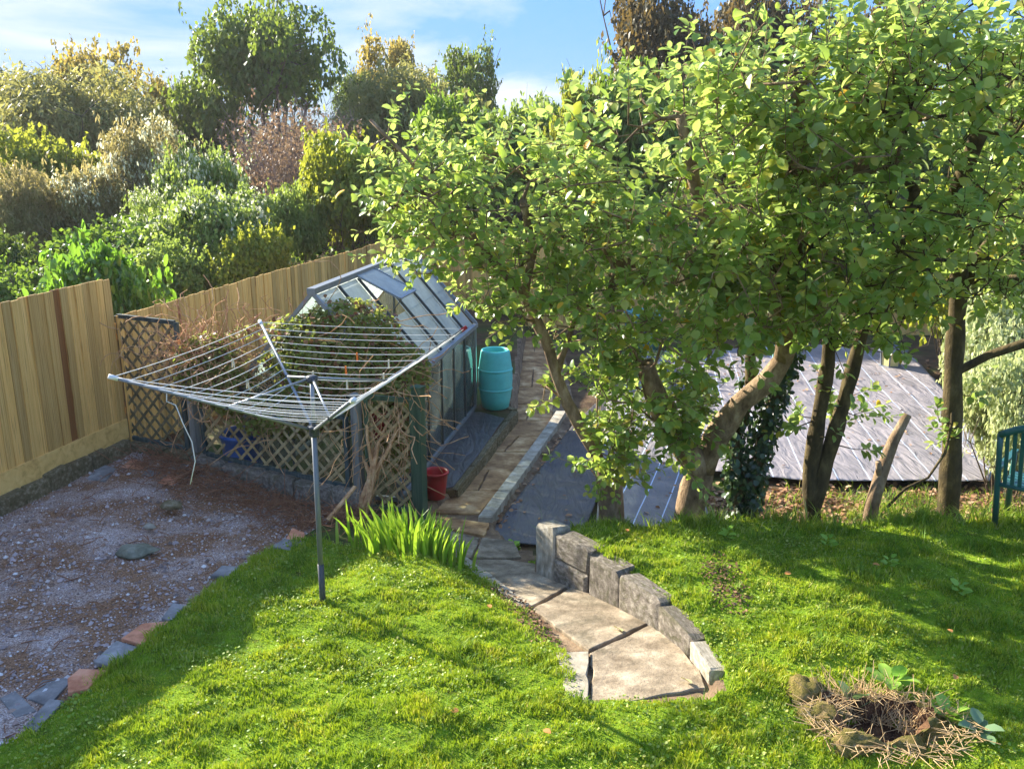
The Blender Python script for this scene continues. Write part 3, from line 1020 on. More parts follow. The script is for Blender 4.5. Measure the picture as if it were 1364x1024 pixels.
# open vent in the third bay, hinged at the ridge
sl = Vector((gn.x * HW, gn.y * HW, ZE - ZR)).normalized()
dv = (Matrix.Rotation(R(-24), 3, gd) @ sl)
if dv.z < sl.z: dv = (Matrix.Rotation(R(24), 3, gd) @ sl)
s0, s1 = 2 * bay - .01, 3 * bay + .01
v0, v1 = gp(s0, .03, ZR + .02), gp(s1, .03, ZR + .02)
LV = 0.66
vn = gd.cross(dv).normalized()
vent = MB().beam(v0, v0 + dv * LV, 0.03, 0.025, vn).beam(v1, v1 + dv * LV, 0.03, 0.025, vn).beam(v0 + dv * LV, v1 + dv * LV, 0.03, 0.025, vn).build('roof_vent', M_alu, gh)
MB().beam((v0 + v1) / 2 + dv * .02, (v0 + v1) / 2 + dv * (LV - .02), s1 - s0 - .03, 0.004, vn).build('pane', M_glass, vent)
MB().tube([(v0 + v1) / 2 + dv * (LV - .03), gp(2.5 * bay, HW * .42, ZR - .5)], 0.008, 5).build('stay', M_alud, vent)
for s in (0.0, GL):
    for lo, hi in ((-HW + .02, -.375), (-.345, .345), (.375, HW - .02)):
        zt = lambda a: ZE + (ZR - ZE) * (1 - abs(a) / HW) - .03
        V4 = [gp(s, lo, ZB + .07), gp(s, hi, ZB + .07), gp(s, hi, zt(hi)), gp(s, lo, zt(lo))]
        if lo < 0 < hi: V4 = [gp(s, lo, ZB + .07), gp(s, hi, ZB + .07), gp(s, hi, zt(hi)), gp(s, 0, zt(0)), gp(s, lo, zt(lo))]
        V4b = [p + gd * .004 for p in V4]
        n_ = len(V4)
        MB().add(V4 + V4b, [tuple(range(n_)), tuple(range(2 * n_ - 1, n_ - 1, -1))] + [(i, (i + 1) % n_, n_ + (i + 1) % n_, n_ + i) for i in range(n_)]).build('gable_pane', M_clear, gh)
# pale sheets standing inside the lower side panes, stepped in height
for i, hh, lb_ in ((2, .42, 'lowest pale sheet inside the greenhouse glass, nearest the green post'), (3, .50, 'knee high pale sheet inside the greenhouse, beside the lowest one'), (4, .74, 'tall pale sheet inside the middle of the greenhouse side'), (5, .72, 'tall pale sheet inside the greenhouse pane by the water butt')):
    s0, s1 = i * bay + .02, (i + 1) * bay - .02
    p = [gp(s0, HW - .05, ZB + .05), gp(s1, HW - .05, ZB + .05), gp(s1, HW - .05, ZB + hh + .04), gp(s0, HW - .05, ZB + hh - .05)]
    q = [x - gn * .012 for x in p]
    o = MB().add(p + q, [(0, 1, 2, 3), (7, 6, 5, 4), (0, 4, 5, 1), (1, 5, 6, 2), (2, 6, 7, 3), (3, 7, 4, 0)]).build('leaning_sheet', M_sheet)
    props(o, lb_, 'sheet', 'pale sheets inside the greenhouse side')
# brace seen through the glass
props(MB().tube([gp(4.9 * bay, HW - .09, ZE - .1), gp(5.7 * bay, HW - .09, ZB + .1)], 0.012, 5).build('wooden_prop', M_alud), 'thin dark prop leaning inside the last greenhouse pane', 'prop')

# ---------------------------------------------------------------- membrane bed and its kerb beside the greenhouse
def sheet(name, poly, zf, mat, label, wr=0.012, step=0.07, th=0.006, seed=0, group=None):
    """thin sheet of cloth over the plan polygon, with wrinkles"""
    import bmesh
    bm = bmesh.new()
    bm.faces.new([bm.verts.new((p[0], p[1], 0)) for p in poly])
    bmesh.ops.triangulate(bm, faces=bm.faces)
    for _ in range(6):
        long = [e for e in bm.edges if e.calc_length() > step * 1.6]
        if not long: break
        bmesh.ops.subdivide_edges(bm, edges=long, cuts=1)
        bmesh.ops.triangulate(bm, faces=[f for f in bm.faces if len(f.verts) > 3])
    bmesh.ops.recalc_face_normals(bm, faces=bm.faces)
    for f in bm.faces:
        if f.normal.z < 0: f.normal_flip()
    co = np.array([v.co for v in bm.verts])
    X, Yy = co[:, 0], co[:, 1]
    Zz = zf(X, Yy) + wr * (wob(X, Yy, 2.2, seed) * 0.9 + 0.8 * wob(X * 1.6 - Yy * .7, X * .3 + Yy * .8, 2.6, seed + 3) ** 2 + 0.35 * wob(X, Yy, 9, seed + 1))
    for v, z in zip(bm.verts, Zz): v.co.z = z
    me = bpy.data.meshes.new(name)
    bm.to_mesh(me)
    bm.free()
    me.polygons.foreach_set('use_smooth', [True] * len(me.polygons))
    o = link(name, me, mat)
    md = o.modifiers.new('thickness', 'SOLIDIFY')
    md.thickness = th
    md.offset = 1
    return props(o, label, 'membrane', group)
def membrane_mat(name, c, lines=None, rough=0.55):
    m = Mat(name, rough, 0.35)
    v = m.coord()
    nz = m.noise(v, 1.5, 6, 0.65)
    d = m.ramp(nz, [(0.35, (0.8, 0.8, 0.8)), (0.65, (1.25, 1.22, 1.2))])
    cc = m.mix(1.0, c, d, 'MULTIPLY')
    if lines:
        ang, sp = lines
        mp_ = m.n('ShaderNodeMapping')
        mp_.inputs['Rotation'].default_value = (0, 0, ang)
        m.l(m.n('ShaderNodeTexCoord').outputs['Object'], mp_.inputs['Vector'])
        sx = m.n('ShaderNodeSeparateXYZ')
        m.l(mp_.outputs[0], sx.inputs[0])
        a = m.n('ShaderNodeMath', operation='PINGPONG')
        a.inputs[1].default_value = sp / 2
        m.l(sx.outputs['X'], a.inputs[0])
        b = m.n('ShaderNodeMath', operation='LESS_THAN')
        b.inputs[1].default_value = 0.0075
        m.l(a.outputs[0], b.inputs[0])
        cc = m.mix(b.outputs[0], cc, c8(196, 206, 224))
    m.color(cc)
    v3 = m.coord((2.2, 0.5, 1.0))
    m.bump(m.noise(v3, 2.4, 4, 0.5, 1.6), 0.9, 0.05)
    return m.m
M_memb = membrane_mat('black_and_shaded_membrane', c8(72, 70, 68), None, 0.42)  # truly black on the bed strip; by the path kerb shade in the colour
M_memb2 = membrane_mat('grey_woven_membrane', c8(122, 117, 114), (R(17), 0.30), 0.5)
M_memb3 = membrane_mat('grey_striped_membrane', c8(136, 130, 130), (R(9), 0.42), 0.5)  # lighter grey: sunlight put into the colour
bed = props(MB().slab([(-1.30, 10.55), (-.86, 10.55), (-.70, 10.65), (.02, 14.0), (-.02, 14.5), (-.52, 14.6)], lambda x, y: -0.515, 0.25, 0.01).build('raised_bed_soil', M_soil), kind='structure')
sheet('weed_membrane', [(-1.26, 10.55), (-.90, 10.55), (-.74, 10.66), (-.42, 12.1), (-.12, 13.6), (-.5, 13.9), (-.62, 13.9)], lambda x, y: -0.50 + 0 * x, M_memb,
      'crumpled black weed membrane on the strip beside the greenhouse', 0.008, 0.03, seed=2)
bk = thing('bed_kerb', 'low rough concrete kerb between the path and the black membrane strip', 'kerb', (-.6, 11, -.66))
block_run(bk, ((-.72, 10.62), (.05, 14.05)), 5, 0.20, 0.11, M_mossblock, 'block', lambda f: -0.70, 0.012)
block_run(bk, ((.05, 14.10), (-.30, 14.45)), 1, 0.20, 0.11, M_mossblock, 'block', lambda f: -0.70, 0.01)
zlow = lambda x, y: H(x, y) + 0.022
sheet('weed_membrane', [(-.34, 9.35), (.32, 9.22), (.75, 9.3), (1.5, 12.4), (2.2, 15.9), (1.95, 16.4), (.98, 13.9), (-.20, 9.75)], lambda x, y: np.interp(y, [8, 11, 21], [-.60, -.67, -.78]), M_memb,
      'smooth weed membrane beside the path kerb, shade put into its dark colour', 0.014, 0.035, seed=4)
sheet('weed_membrane', [(.95, 9.5), (2.3, 9.5), (2.6, 12.2), (4.2, 18.6), (3.0, 19.6), (1.7, 15.5)], lambda x, y: np.interp(y, [8, 11, 21], [-.578, -.648, -.758]), M_memb2,
      'grey membrane strip with thin white stripes between the two apple trunks', 0.012, 0.07, seed=6)
sheet('weed_membrane', [(2.5, 11.6), (3.9, 11.2), (6.3, 11.15), (6.95, 12.2), (7.85, 15.6), (8.5, 18.6), (7.2, 20.0), (4.4, 19.4), (2.9, 13.6)], lambda x, y: np.interp(y, [8, 11, 21], [-.552, -.622, -.735]), M_memb3,
      'wide sunlit grey membrane with white stripes behind the fruit trees', 0.016, 0.08, seed=8)

# ---------------------------------------------------------------- water butt, bucket, pots, tub
M_teal = plain_mat('turquoise_plastic', c8(84, 190, 182), 0.42, 0.45, 0, 0.16, 5)
M_teald = plain_mat('dull_teal_plastic', c8(96, 160, 158), 0.5, 0.4, 0, 0.08, 4)
M_water = plain_mat('dark_water', c8(46, 60, 54), 0.08, 0.6, 0, 0.2, 6)
M_red = plain_mat('red_plastic', c8(168, 28, 34), 0.4, 0.45, 0, 0.12, 6)
M_blue = plain_mat('blue_glazed_pot', c8(44, 86, 150), 0.3, 0.5, 0, 0.2, 8)
M_white = plain_mat('off_white_plastic', c8(226, 226, 218), 0.5, 0.4, 0, 0.06, 6)
bx, by, bz = -0.27, 14.20, -0.50
bt = thing('water_butt', 'turquoise plastic water butt at the end of the greenhouse', 'water butt', (bx, by, bz))
MB().lathe((bx, by, bz), [(.19, 0), (.215, .02), (.25, .18), (.272, .36), (.279, .50), (.272, .66), (.252, .82), (.238, .92), (.232, .96), (.222, .975), (.205, .975), (.198, .955), (.195, .88)], 40, capt=False).build('body', M_teal, bt, True)
for z in (.335, .655):
    rr = np.interp(z, [.18, .36, .50, .66, .82], [.25, .272, .279, .272, .252])
    MB().lathe((bx, by, bz), [(rr - .002, z - .02), (rr + .009, z - .012), (rr + .011, z), (rr + .009, z + .012), (rr - .002, z + .02)], 40, False, False).build('hoop', M_teal, bt, True)
MB().lathe((bx, by, bz), [(.001, .885), (.196, .886)], 28, False, False).build('water', M_water, bt)
def bucket(name, label, cat, x, y, z, r0, r1, h, mat, handle=True, group=None, soil=None):
    t = thing(name, label, cat, (x, y, z), group)
    MB().lathe((x, y, z), [(r0, 0), (r0 + (r1 - r0) * .5, h * .5), (r1, h * .93), (r1 + .012, h * .935), (r1 + .014, h), (r1 - .004, h), (r1 - .012, h * .9), (r0 - .01, .02)], 26).build('body', mat, t, True)
    if soil: MB().lathe((x, y, z), [(.001, h * .8), (r1 - .014, h * .78)], 20, False, False).build('soil', soil, t)
    if handle:
        pts = [(x - r1 * math.cos(a) * .3 - r1 * .75, y - r1 * 1.02 * math.cos(a), z + h * .9 - math.sin(a) * h * .55) for a in np.linspace(0, math.pi, 9)]
        MB().tube(pts, 0.009, 6).build('handle', M_white, t, True)
    return t
bucket('bucket', 'red plastic bucket with a white handle standing by the green post', 'bucket', -0.93, 10.32, float(H(-0.93, 10.32)) + .02, .11, .15, .34, M_red, True)
bucket('plant_pot', 'wide blue glazed pot behind the low trellis', 'pot', -3.35, 10.62, -0.50, .20, .26, .75, M_blue, False, None, M_soil)
bucket('plant_pot', 'small bright red pot caught in the woody climber', 'pot', -1.50, 9.86, 0.42, .09, .12, .32, M_red, False, None, M_soil)
tb = bucket('water_tub', 'pale teal plastic tub glimpsed through the apple leaves', 'tub', 2.95, 19.9, -0.80, .36, .44, .85, M_teald, False)

# ---------------------------------------------------------------- rotary airer
M_galv = plain_mat('galvanised_steel', c8(136, 142, 146), 0.42, 0.5, 0.55, 0.15, 10)
M_pole = plain_mat('grey_painted_pole', c8(110, 116, 120), 0.45, 0.5, 0.2, 0.12, 10)
M_blackp = plain_mat('dark_grey_plastic', c8(62, 66, 70), 0.5, 0.4, 0, 0.1, 10)
M_line = plain_mat('white_clothes_line', c8(226, 224, 216), 0.55, 0.3, 0, 0.06, 20)
px, py = -1.58, 6.80
rot = thing('rotary_airer', 'grey metal rotary clothes airer with white lines, standing in the lawn', 'clothes airer', (px, py, float(H(px, py))))
HUB = Vector((px + .01, py, 1.50))
TOP = Vector((px + .02, py, 1.93))
MB().tube([(px, py, -0.15), (px, py, .34)], 0.026, 12).build('ground_socket', M_blackp, rot, True)
MB().tube([(px, py, .30), tuple(HUB)], 0.0215, 12).build('post', M_pole, rot, True)
MB().tube([tuple(HUB), tuple(TOP)], 0.018, 12).build('upper_post', M_galv, rot, True)
hub = MB().lathe((HUB.x, HUB.y, HUB.z - .05), [(.032, 0), (.04, .015), (.04, .06), (.05, .065), (.05, .085), (.03, .09)], 16).build('lower_hub', M_blackp, rot, True)
MB().lathe((TOP.x, TOP.y, TOP.z - .04), [(.03, 0), (.045, .01), (.045, .05), (.025, .06)], 16).build('upper_hub', M_blackp, rot, True)
TIP = [Vector((-2.84, 6.17, 2.10)), Vector((-2.33, 8.20, 2.10)), Vector((-.42, 7.90, 2.10)), Vector((-1.02, 5.58, 2.10))]
def arm_at(i, f):
    s = HUB + (TIP[i] - HUB) * 0.03
    return s + (TIP[i] - s) * f
for i in range(4):
    p0, p1 = arm_at(i, 0), arm_at(i, 1.0)
    a_ = MB().tube([p0, p1], 0.0135, 8).build('arm', M_galv, rot, True)
    MB().tube([p1 - (p1 - p0).normalized() * .05, p1 + (p1 - p0).normalized() * .015], 0.018, 8).build('end_cap', M_white if i != 2 else M_red, a_, True)
    MB().tube([TOP + (arm_at(i, .44) - TOP) * .05, arm_at(i, .44)], 0.010, 7).build('strut', M_galv, rot, True)
    MB().box(arm_at(i, .44), (.03, .03, .03)).build('strut_clamp', M_blackp, rot)
for i in range(4):
    j = (i + 1) % 4
    for k_ in range(11):
        f = 0.30 + 0.695 * k_ / 10
        a, b = arm_at(i, f), arm_at(j, f)
        sag = 0.018 + 0.022 * random.random() * f
        MB().tube([a + (b - a) * t + Vector((0, 0, -4 * sag * t * (1 - t))) for t in np.linspace(0, 1, 7)], 0.0030, 4, False).build('line', M_line, rot, True)
def peg(f, i, t_, mat, label, group=None):
    j = (i + 1) % 4
    a, b = arm_at(i, f), arm_at(j, f)
    c = a + (b - a) * t_ + Vector((0, 0, -0.10 * t_ * (1 - t_)))
    d = (b - a).normalized()
    o = MB()
    nrm = d.cross(UZ).normalized()
    for s in (-1, 1):
        o.beam(c + nrm * (.004 * s) + UZ * .012, c + nrm * (.010 * s) - UZ * .065, .011, .007, nrm)
    o.tube([c + nrm * -.008 - UZ * .02, c + nrm * .008 - UZ * .02], .005, 6)
    props(o.build('clothes_peg', mat), label, 'peg', group)
M_orange = plain_mat('orange_plastic', c8(226, 118, 36), 0.5, 0.4, 0, 0.06, 10)
M_pegw = plain_mat('pale_wooden_peg', c8(214, 204, 178), 0.7, 0.3, 0, 0.1, 10)
f_ = lambda k_: 0.30 + 0.695 * k_ / 10
peg(f_(6), 1, .55, M_orange, 'orange clothes peg on an outer back line of the airer', 'orange pegs on the airer')
peg(f_(4), 1, .52, M_orange, 'orange clothes peg on an inner back line of the airer', 'orange pegs on the airer')
for k_, i, t_, lb_ in ((5, 1, .80, 'pale clothes peg on a back line, close to the red capped arm'), (3, 1, .88, 'pale clothes peg on an inner back line right beside the red capped arm'), (3, 1, .26, 'pale clothes peg on an inner back line near the upright back arm'),
                       (7, 0, .62, 'pale clothes peg on an outer line facing the tall fence'), (2, 1, .6, 'pale clothes peg on the short back line next to the airer hub'), (4, 0, .55, 'pale clothes peg on an inner line facing the tall fence')):
    peg(f_(k_), i, t_, M_pegw, lb_, 'pale pegs on the airer')
props(MB().tube([(-2.52, 6.335, 1.935), (-2.53, 6.34, 1.87), (-2.47, 6.35, 1.84), (-2.43, 6.35, 1.70), (-2.38, 6.36, 1.55), (-2.37, 6.36, 1.40), (-2.42, 6.35, 1.22)], 0.004, 5).build('hanging_cord', M_line, None, True),
      'loose pale cord dangling below the left arm of the airer', 'cord')

# ---------------------------------------------------------------- bark and leaf materials
M_bark = rough_mat('apple_bark', c8(84, 66, 48), c8(142, 118, 90), 9, 0.9, 0.9, 0.02, c8(186, 164, 132), stretch=(1, 1, 0.5))
M_barkm = rough_mat('mossy_bark', c8(46, 40, 26), c8(82, 70, 44), 8, 0.95, 0.9, 0.02, c8(120, 106, 70), stretch=(1, 1, 0.5))
M_twig = rough_mat('brown_twig', c8(92, 66, 44), c8(142, 110, 80), 12, 0.9, 0.4, 0.01, c8(182, 152, 116))
M_dry = rough_mat('dry_stem', c8(146, 102, 66), c8(198, 152, 106), 14, 0.9, 0.3, 0.01, c8(226, 192, 146))
M_pink = rough_mat('pinkish_dry_stem', c8(150, 92, 74), c8(190, 130, 106), 14, 0.9, 0.3, 0.01)
M_apple = leaf_mat('apple_leaf', [c8(96, 126, 52), c8(118, 150, 62), c8(140, 166, 72), c8(106, 142, 62), c8(156, 176, 84), c8(126, 156, 66), c8(172, 180, 80), c8(196, 176, 70)], 0.5, c8(190, 216, 70), 0.36, 0.55, 0.9, 0.18, under=c8(196, 206, 160))
M_yellowleaf = leaf_mat('yellow_leaf', [c8(222, 172, 40), c8(232, 190, 60), c8(214, 140, 40)], 0.4, c8(240, 200, 50), 0.5, 0.3, 1, 0.1)
M_ivy = leaf_mat('ivy_leaf', [c8(34, 56, 26), c8(48, 72, 34), c8(64, 90, 42)], 0.15, c8(110, 150, 40), 0.35, 0.5, 2, 0.3)

def tree_skel(limbs, targets, seed, step=0.28):
    """grow branches from hand-set limbs out to target points (nearest-first); returns branch polylines with radii"""
    r = np.random.default_rng(seed)
    pos, par, kf = [], [], []
    for limb in limbs:
        prev = -1
        lk = 1.0
        if isinstance(limb, tuple): limb, lk = limb
        pts = [Vector(p) for p in limb]
        if pos:
            d = [(Vector(q) - pts[0]).length for q in pos]
            prev = int(np.argmin(d))
            if d[prev] > 0.02: pts = [Vector(pos[prev])] + pts
            pts = pts[1:] if (Vector(pos[prev]) - pts[0]).length < 0.03 else pts
        last = Vector(pos[prev]) if prev >= 0 else pts[0]
        for p in pts:
            n = max(1, int((p - last).length / 0.18))
            for k in range(1, n + 1):
                q = last + (p - last) * (k / n)
                pos.append((q.x, q.y, q.z)); par.append(prev); kf.append(lk)
                prev = len(pos) - 1
            last = p
    hand = len(pos)
    A = np.array(pos)
    T = np.array(targets)
    order = np.argsort(np.min(np.linalg.norm(T[:, None] - A[None], axis=2), axis=1))
    P = [np.array(p) for p in pos]
    tips = []
    arr = np.zeros((hand + len(T) * 14, 3))
    arr[:hand] = A
    cnt = hand
    for ti in order:
        t = T[ti]
        d = np.linalg.norm(arr[:cnt] - t, axis=1)
        # prefer joining lower and nearer the trunk
        j = int(np.argmin(d + 0.25 * np.maximum(arr[:cnt, 2] - t[2], 0)))
        L = d[j]
        n = int(min(12, max(1, round(L / step))))
        prev = j
        s = arr[j].copy()
        side = r.normal(size=3) * 0.10 * L
        for k in range(1, n + 1):
            f = k / n
            q = s + (t - s) * f + side * math.sin(f * math.pi) + np.array([0, 0, 0.10 * L * math.sin(f * math.pi)])
            if k < n: q = q + r.normal(size=3) * 0.025
            arr[cnt] = q
            par.append(prev)
            prev = cnt
            cnt += 1
        tips.append(prev)
    return arr[:cnt], np.array(par[:cnt]), hand, tips, kf

def skel_mesh(mb, arr, par, lo, hi, rad, n):
    kids = {}
    for i in range(len(arr)):
        if par[i] >= 0: kids.setdefault(par[i], []).append(i)
    done = set()
    for i in range(lo, hi):
        if i in done: continue
        ch = [i]
        done.add(i)
        while True:
            nx_ = [k for k in kids.get(ch[-1], []) if lo <= k < hi and k not in done]
            if not nx_: break
            b = max(nx_, key=lambda q: rad[q])
            ch.append(b)
            done.add(b)
        pts, rr = [], []
        if par[ch[0]] >= 0:
            pts.append(arr[par[ch[0]]]); rr.append(min(rad[par[ch[0]]], rad[ch[0]] * 1.3))
        for q in ch:
            pts.append(arr[q]); rr.append(rad[q])
        if len(pts) > 1: mb.tube(pts, rr, n, True)

def ell(c, r, n, seed, shell=0.35):
    g = np.random.default_rng(seed)
    d = norm(g.normal(size=(n, 3)))
    k = g.uniform(shell, 1.0, n) ** 0.6
    return np.array(c) + d * k[:, None] * np.array(r)

def fruit_tree(name, label, base, limbs, vols, seed, bark, r0, shoots=(1, 2), leaf=(0.060, 0.125), group=None, up=0.55, nleaf=(10, 16), taper=0.5, mat=None):
    t = thing(name, label, 'tree', base, group)
    g = np.random.default_rng(seed)
    T = np.concatenate([ell(c, r, int(n * 0.52), seed + i) for i, (c, r, n) in enumerate(vols)])
    arr, par, hand, tips, kf = tree_skel(limbs, T, seed)
    N = len(arr)
    load = np.zeros(N)
    for q in tips: load[q] += 1
    for i in range(N - 1, -1, -1):
        if par[i] >= 0: load[par[i]] += load[i]
    rad = 0.0034 * np.sqrt(load + 1) + 0.001
    # hand-set limbs: thick at the base, tapering
    dist = np.zeros(N)
    for i in range(N):
        if par[i] >= 0: dist[i] = dist[par[i]] + np.linalg.norm(arr[i] - arr[par[i]])
    for i in range(hand):
        rad[i] = max(rad[i], kf[i] * r0 * max(0.16, math.exp(-dist[i] * taper)) * (1.0 + 0.35 * math.exp(-dist[i] * 6)))
        rad[i] *= 1 + 0.10 * math.sin(i * 1.9 + seed) 
    mb = MB()
    skel_mesh(mb, arr, par, 0, hand, rad, 12)
    skel_mesh(mb, arr, par, hand, N, rad, 5)
    # leafy shoots
    P, D, Nn, S_ = [], [], [], []
    for q in tips:
        for s in range(g.integers(shoots[0], shoots[1] + 1)):
            L = g.uniform(0.22, 0.55)
            ax = arr[q] - arr[par[q]]
            d = norm(0.6 * norm(ax) + g.normal(size=3) * 0.55 + np.array([0, 0, up]))
            bend = g.normal(size=3) * 0.12
            pts = [arr[q] + d * L * f + bend * L * f * f for f in np.linspace(0, 1, 5)]
            mb.tube(pts, [0.0045, 0.004, 0.0034, 0.0028, 0.002], 4, False)
            m = int(g.integers(nleaf[0], nleaf[1] + 1))
            fs = np.sort(g.uniform(0.05, 1.0, m))
            a0 = g.uniform(0, 6.28)
            for k, f in enumerate(fs):
                p = arr[q] + d * L * f + bend * L * f * f
                e1 = np.cross(d, [0.3, 0.2, 0.9]); e1 = e1 / np.linalg.norm(e1)
                e2 = np.cross(d, e1)
                a = a0 + k * 2.4 + g.normal() * 0.3
                out = e1 * math.cos(a) + e2 * math.sin(a)
                dd = out * 0.9 + d * (0.25 + 0.6 * f) + np.array([0, 0, -0.28]) + g.normal(size=3) * 0.15
                nn = np.array([0, 0, 1.0]) * 0.9 + d * 0.35 + g.normal(size=3) * 0.35
                P.append(p + out * 0.012); D.append(dd); Nn.append(nn)
                S_.append(g.uniform(*leaf) * (1.0 if f < 0.85 else 0.75))
    mb.build('trunk', bark, t, True)
    P = np.array(P); D = np.array(D); Nn = np.array(Nn); S_ = np.array(S_)
    Vv, Ff = leaves(P, D, Nn, S_, LEAF)
    off = np.array(wloc(t))
    link('crown', np_mesh('crown', Vv - off, Ff, True), mat or M_apple, t)
    yl = g.random(len(P)) < 0.006
    if yl.any():
        Vv, Ff = leaves(P[yl] + [0, 0, .01], D[yl], Nn[yl], S_[yl] * 1.02, LEAF)
        link('yellow_leaves', np_mesh('yellow_leaves', Vv - off, Ff, True), M_yellowleaf, t)
    return t, arr, rad, hand

fruit_tree('apple_tree', 'slender apple tree leaning over the path, leafy sprouts round its stub base', (1.09, 9.05, -0.45),
    [[(1.09, 9.05, -.5), (1.07, 9.03, -.1), (1.03, 8.99, .22)], ([(1.03, 8.99, .22), (.88, 8.9, .55), (.72, 8.85, .85), (.56, 8.8, 1.15), (.44, 8.8, 1.45), (.36, 8.75, 1.75), (.24, 8.75, 2.0), (.12, 8.75, 2.25)], .52),
     ([(.12, 8.75, 2.25), (-.1, 8.7, 2.5), (-.4, 8.7, 2.85), (-.75, 8.6, 3.3)], .4), ([(.12, 8.75, 2.25), (.2, 8.6, 2.7), (.1, 8.3, 3.2)], .4), ([(.44, 8.8, 1.45), (.6, 8.9, 1.9), (.8, 9.0, 2.5)], .3),
     ([(-.75, 8.6, 3.3), (-1.0, 8.6, 3.6), (-1.3, 8.6, 3.9)], .2)],
    [((-.05, 8.8, 3.15), (1.15, 1.0, .75), 250), ((-.75, 8.6, 3.05), (.6, .7, .6), 100), ((.05, 8.7, 2.3), (.6, .55, .38), 80), ((.55, 8.75, 2.6), (.75, .6, .45), 90), ((.75, 9.0, 1.8), (.45, .4, .4), 40),
     ((.97, 8.80, .62), (.30, .26, .36), 84), ((.45, 9.0, 1.25), (.2, .2, .25), 12), ((1.1, 9.0, 1.2), (.3, .25, .3), 14), ((-1.2, 8.6, 3.7), (.2, .2, .2), 6)], 21, M_bark, 0.145, leaf=(.055, .112), taper=.12)
fruit_tree('apple_tree', 'stout leaning apple tree with a thick pale trunk and the fullest crown', (1.95, 9.1, -0.45),
    [[(1.95, 9.1, -.55), (1.93, 9.08, -.1), (2.0, 9.0, .35), (2.12, 8.9, .75), (2.3, 8.75, 1.15), (2.55, 8.65, 1.42), (2.66, 8.6, 1.65)],
     [(2.66, 8.6, 1.65), (2.6, 8.4, 2.1), (2.35, 8.2, 2.5), (1.9, 8.3, 2.66), (1.35, 8.4, 2.64), (.95, 8.4, 2.6)], [(2.35, 8.2, 2.5), (2.5, 8.0, 2.85), (2.62, 7.95, 2.95)],
     [(2.66, 8.6, 1.65), (2.7, 8.3, 2.4), (2.5, 7.9, 3.3), (2.3, 7.6, 4.1)], [(1.9, 8.3, 2.66), (1.6, 8.0, 3.3), (1.4, 7.8, 3.9)], [(2.0, 9.0, .35), (1.75, 8.85, .7), (1.5, 8.7, 1.1), (1.3, 8.6, 1.6)], [(2.5, 7.9, 3.3), (3.0, 7.5, 3.6)]],
    [((1.55, 7.9, 3.4), (1.35, 1.2, 1.0), 330), ((2.35, 7.4, 4.0), (1.05, .9, .72), 220), ((1.45, 8.2, 2.2), (1.05, .8, .5), 190), ((1.4, 8.6, 1.35), (.6, .45, .5), 100), ((2.3, 7.6, 2.6), (.8, .7, .5), 110), ((1.72, 8.72, .85), (.26, .2, .34), 56)], 33, M_bark, 0.185, taper=.26)
fruit_tree('apple_tree', 'twin stemmed apple tree with dark forked trunks above the leaf litter', (3.28, 9.15, -0.45),
    [[(3.28, 9.15, -.5), (3.27, 9.12, -.15), (3.33, 9.1, .25), (3.42, 9.05, .8), (3.5, 9.0, 1.4), (3.55, 8.9, 2.0)], [(3.27, 9.12, -.15), (3.2, 9.1, .3), (3.22, 9.05, .9), (3.25, 9.0, 1.5), (3.15, 8.8, 2.1), (2.95, 8.4, 2.7)],
     [(3.55, 8.9, 2.0), (3.6, 8.5, 2.6), (3.5, 8.0, 3.3)], [(3.55, 8.9, 2.0), (3.9, 8.7, 2.3), (4.3, 8.6, 2.4)]],
    [((2.95, 7.7, 3.1), (1.0, 1.0, .95), 230), ((3.05, 8.2, 2.25), (.9, .7, .45), 130), ((3.35, 9.0, .8), (.35, .3, .5), 22), ((3.0, 7.3, 4.2), (.8, .7, .6), 110)], 47, M_barkm, 0.098, taper=.16)
fruit_tree('apple_tree', 'mossy straight trunked tree beside the green chair, thinner yellowing crown', (4.95, 9.5, -0.45),
    [[(4.95, 9.5, -.5), (4.93, 9.5, -.1), (4.9, 9.5, .4), (4.85, 9.5, .8), (4.8, 9.5, 1.3), (4.76, 9.5, 1.9), (4.7, 9.4, 2.3)], ([(4.85, 9.5, 1.3), (5.1, 9.4, 1.5), (5.4, 9.3, 1.65), (5.8, 9.2, 1.72)], .5),
     [(4.7, 9.4, 2.3), (4.4, 9.0, 2.7), (4.1, 8.5, 3.2), (4.0, 8.0, 3.8)], [(4.7, 9.4, 2.3), (4.9, 9.0, 2.9), (5.0, 8.6, 3.6)], ([(4.83, 9.5, 1.0), (4.78, 9.35, .75), (4.7, 9.25, .45), (4.5, 9.15, .2), (4.25, 9.1, .1), (4.05, 9.05, -.1)], .16),
     ([(4.7, 9.4, 2.3), (5.1, 9.2, 2.35), (5.6, 9.0, 2.4)], .5)],
    [((4.0, 8.2, 3.7), (.95, 1.0, 1.0), 190), ((4.9, 8.6, 3.7), (.9, .9, 1.0), 120), ((4.1, 8.6, 2.5), (.9, .6, .38), 110), ((5.2, 9.2, 2.3), (.6, .5, .4), 26), ((4.0, 7.6, 4.6), (.9, .7, .4), 60), ((4.9, 9.3, .9), (.3, .3, .4), 8)], 59, M_barkm, 0.118, taper=.1)
st = thing('dead_stub', 'short broken tree stub with peeling bark among the fruit trunks', 'tree stub', (3.9, 9.15, -.4))
MB().tube([(3.9, 9.15, -.5), (3.93, 9.15, -.1), (4.0, 9.17, .25), (4.1, 9.2, .6), (4.22, 9.2, .9)], [.085, .075, .07, .06, .045], 10).tube([(3.98, 9.16, .2), (3.92, 9.1, .4)], [.04, .03], 8).build('stub', M_bark, st, True)
props(MB().tube([(2.92, 9.9, -.6), (2.94, 9.9, .3), (2.95, 9.9, 1.5)], 0.011, 6).build('support_cane', M_teald, None, True), 'thin teal cane standing beside the ivy trunk', 'cane')

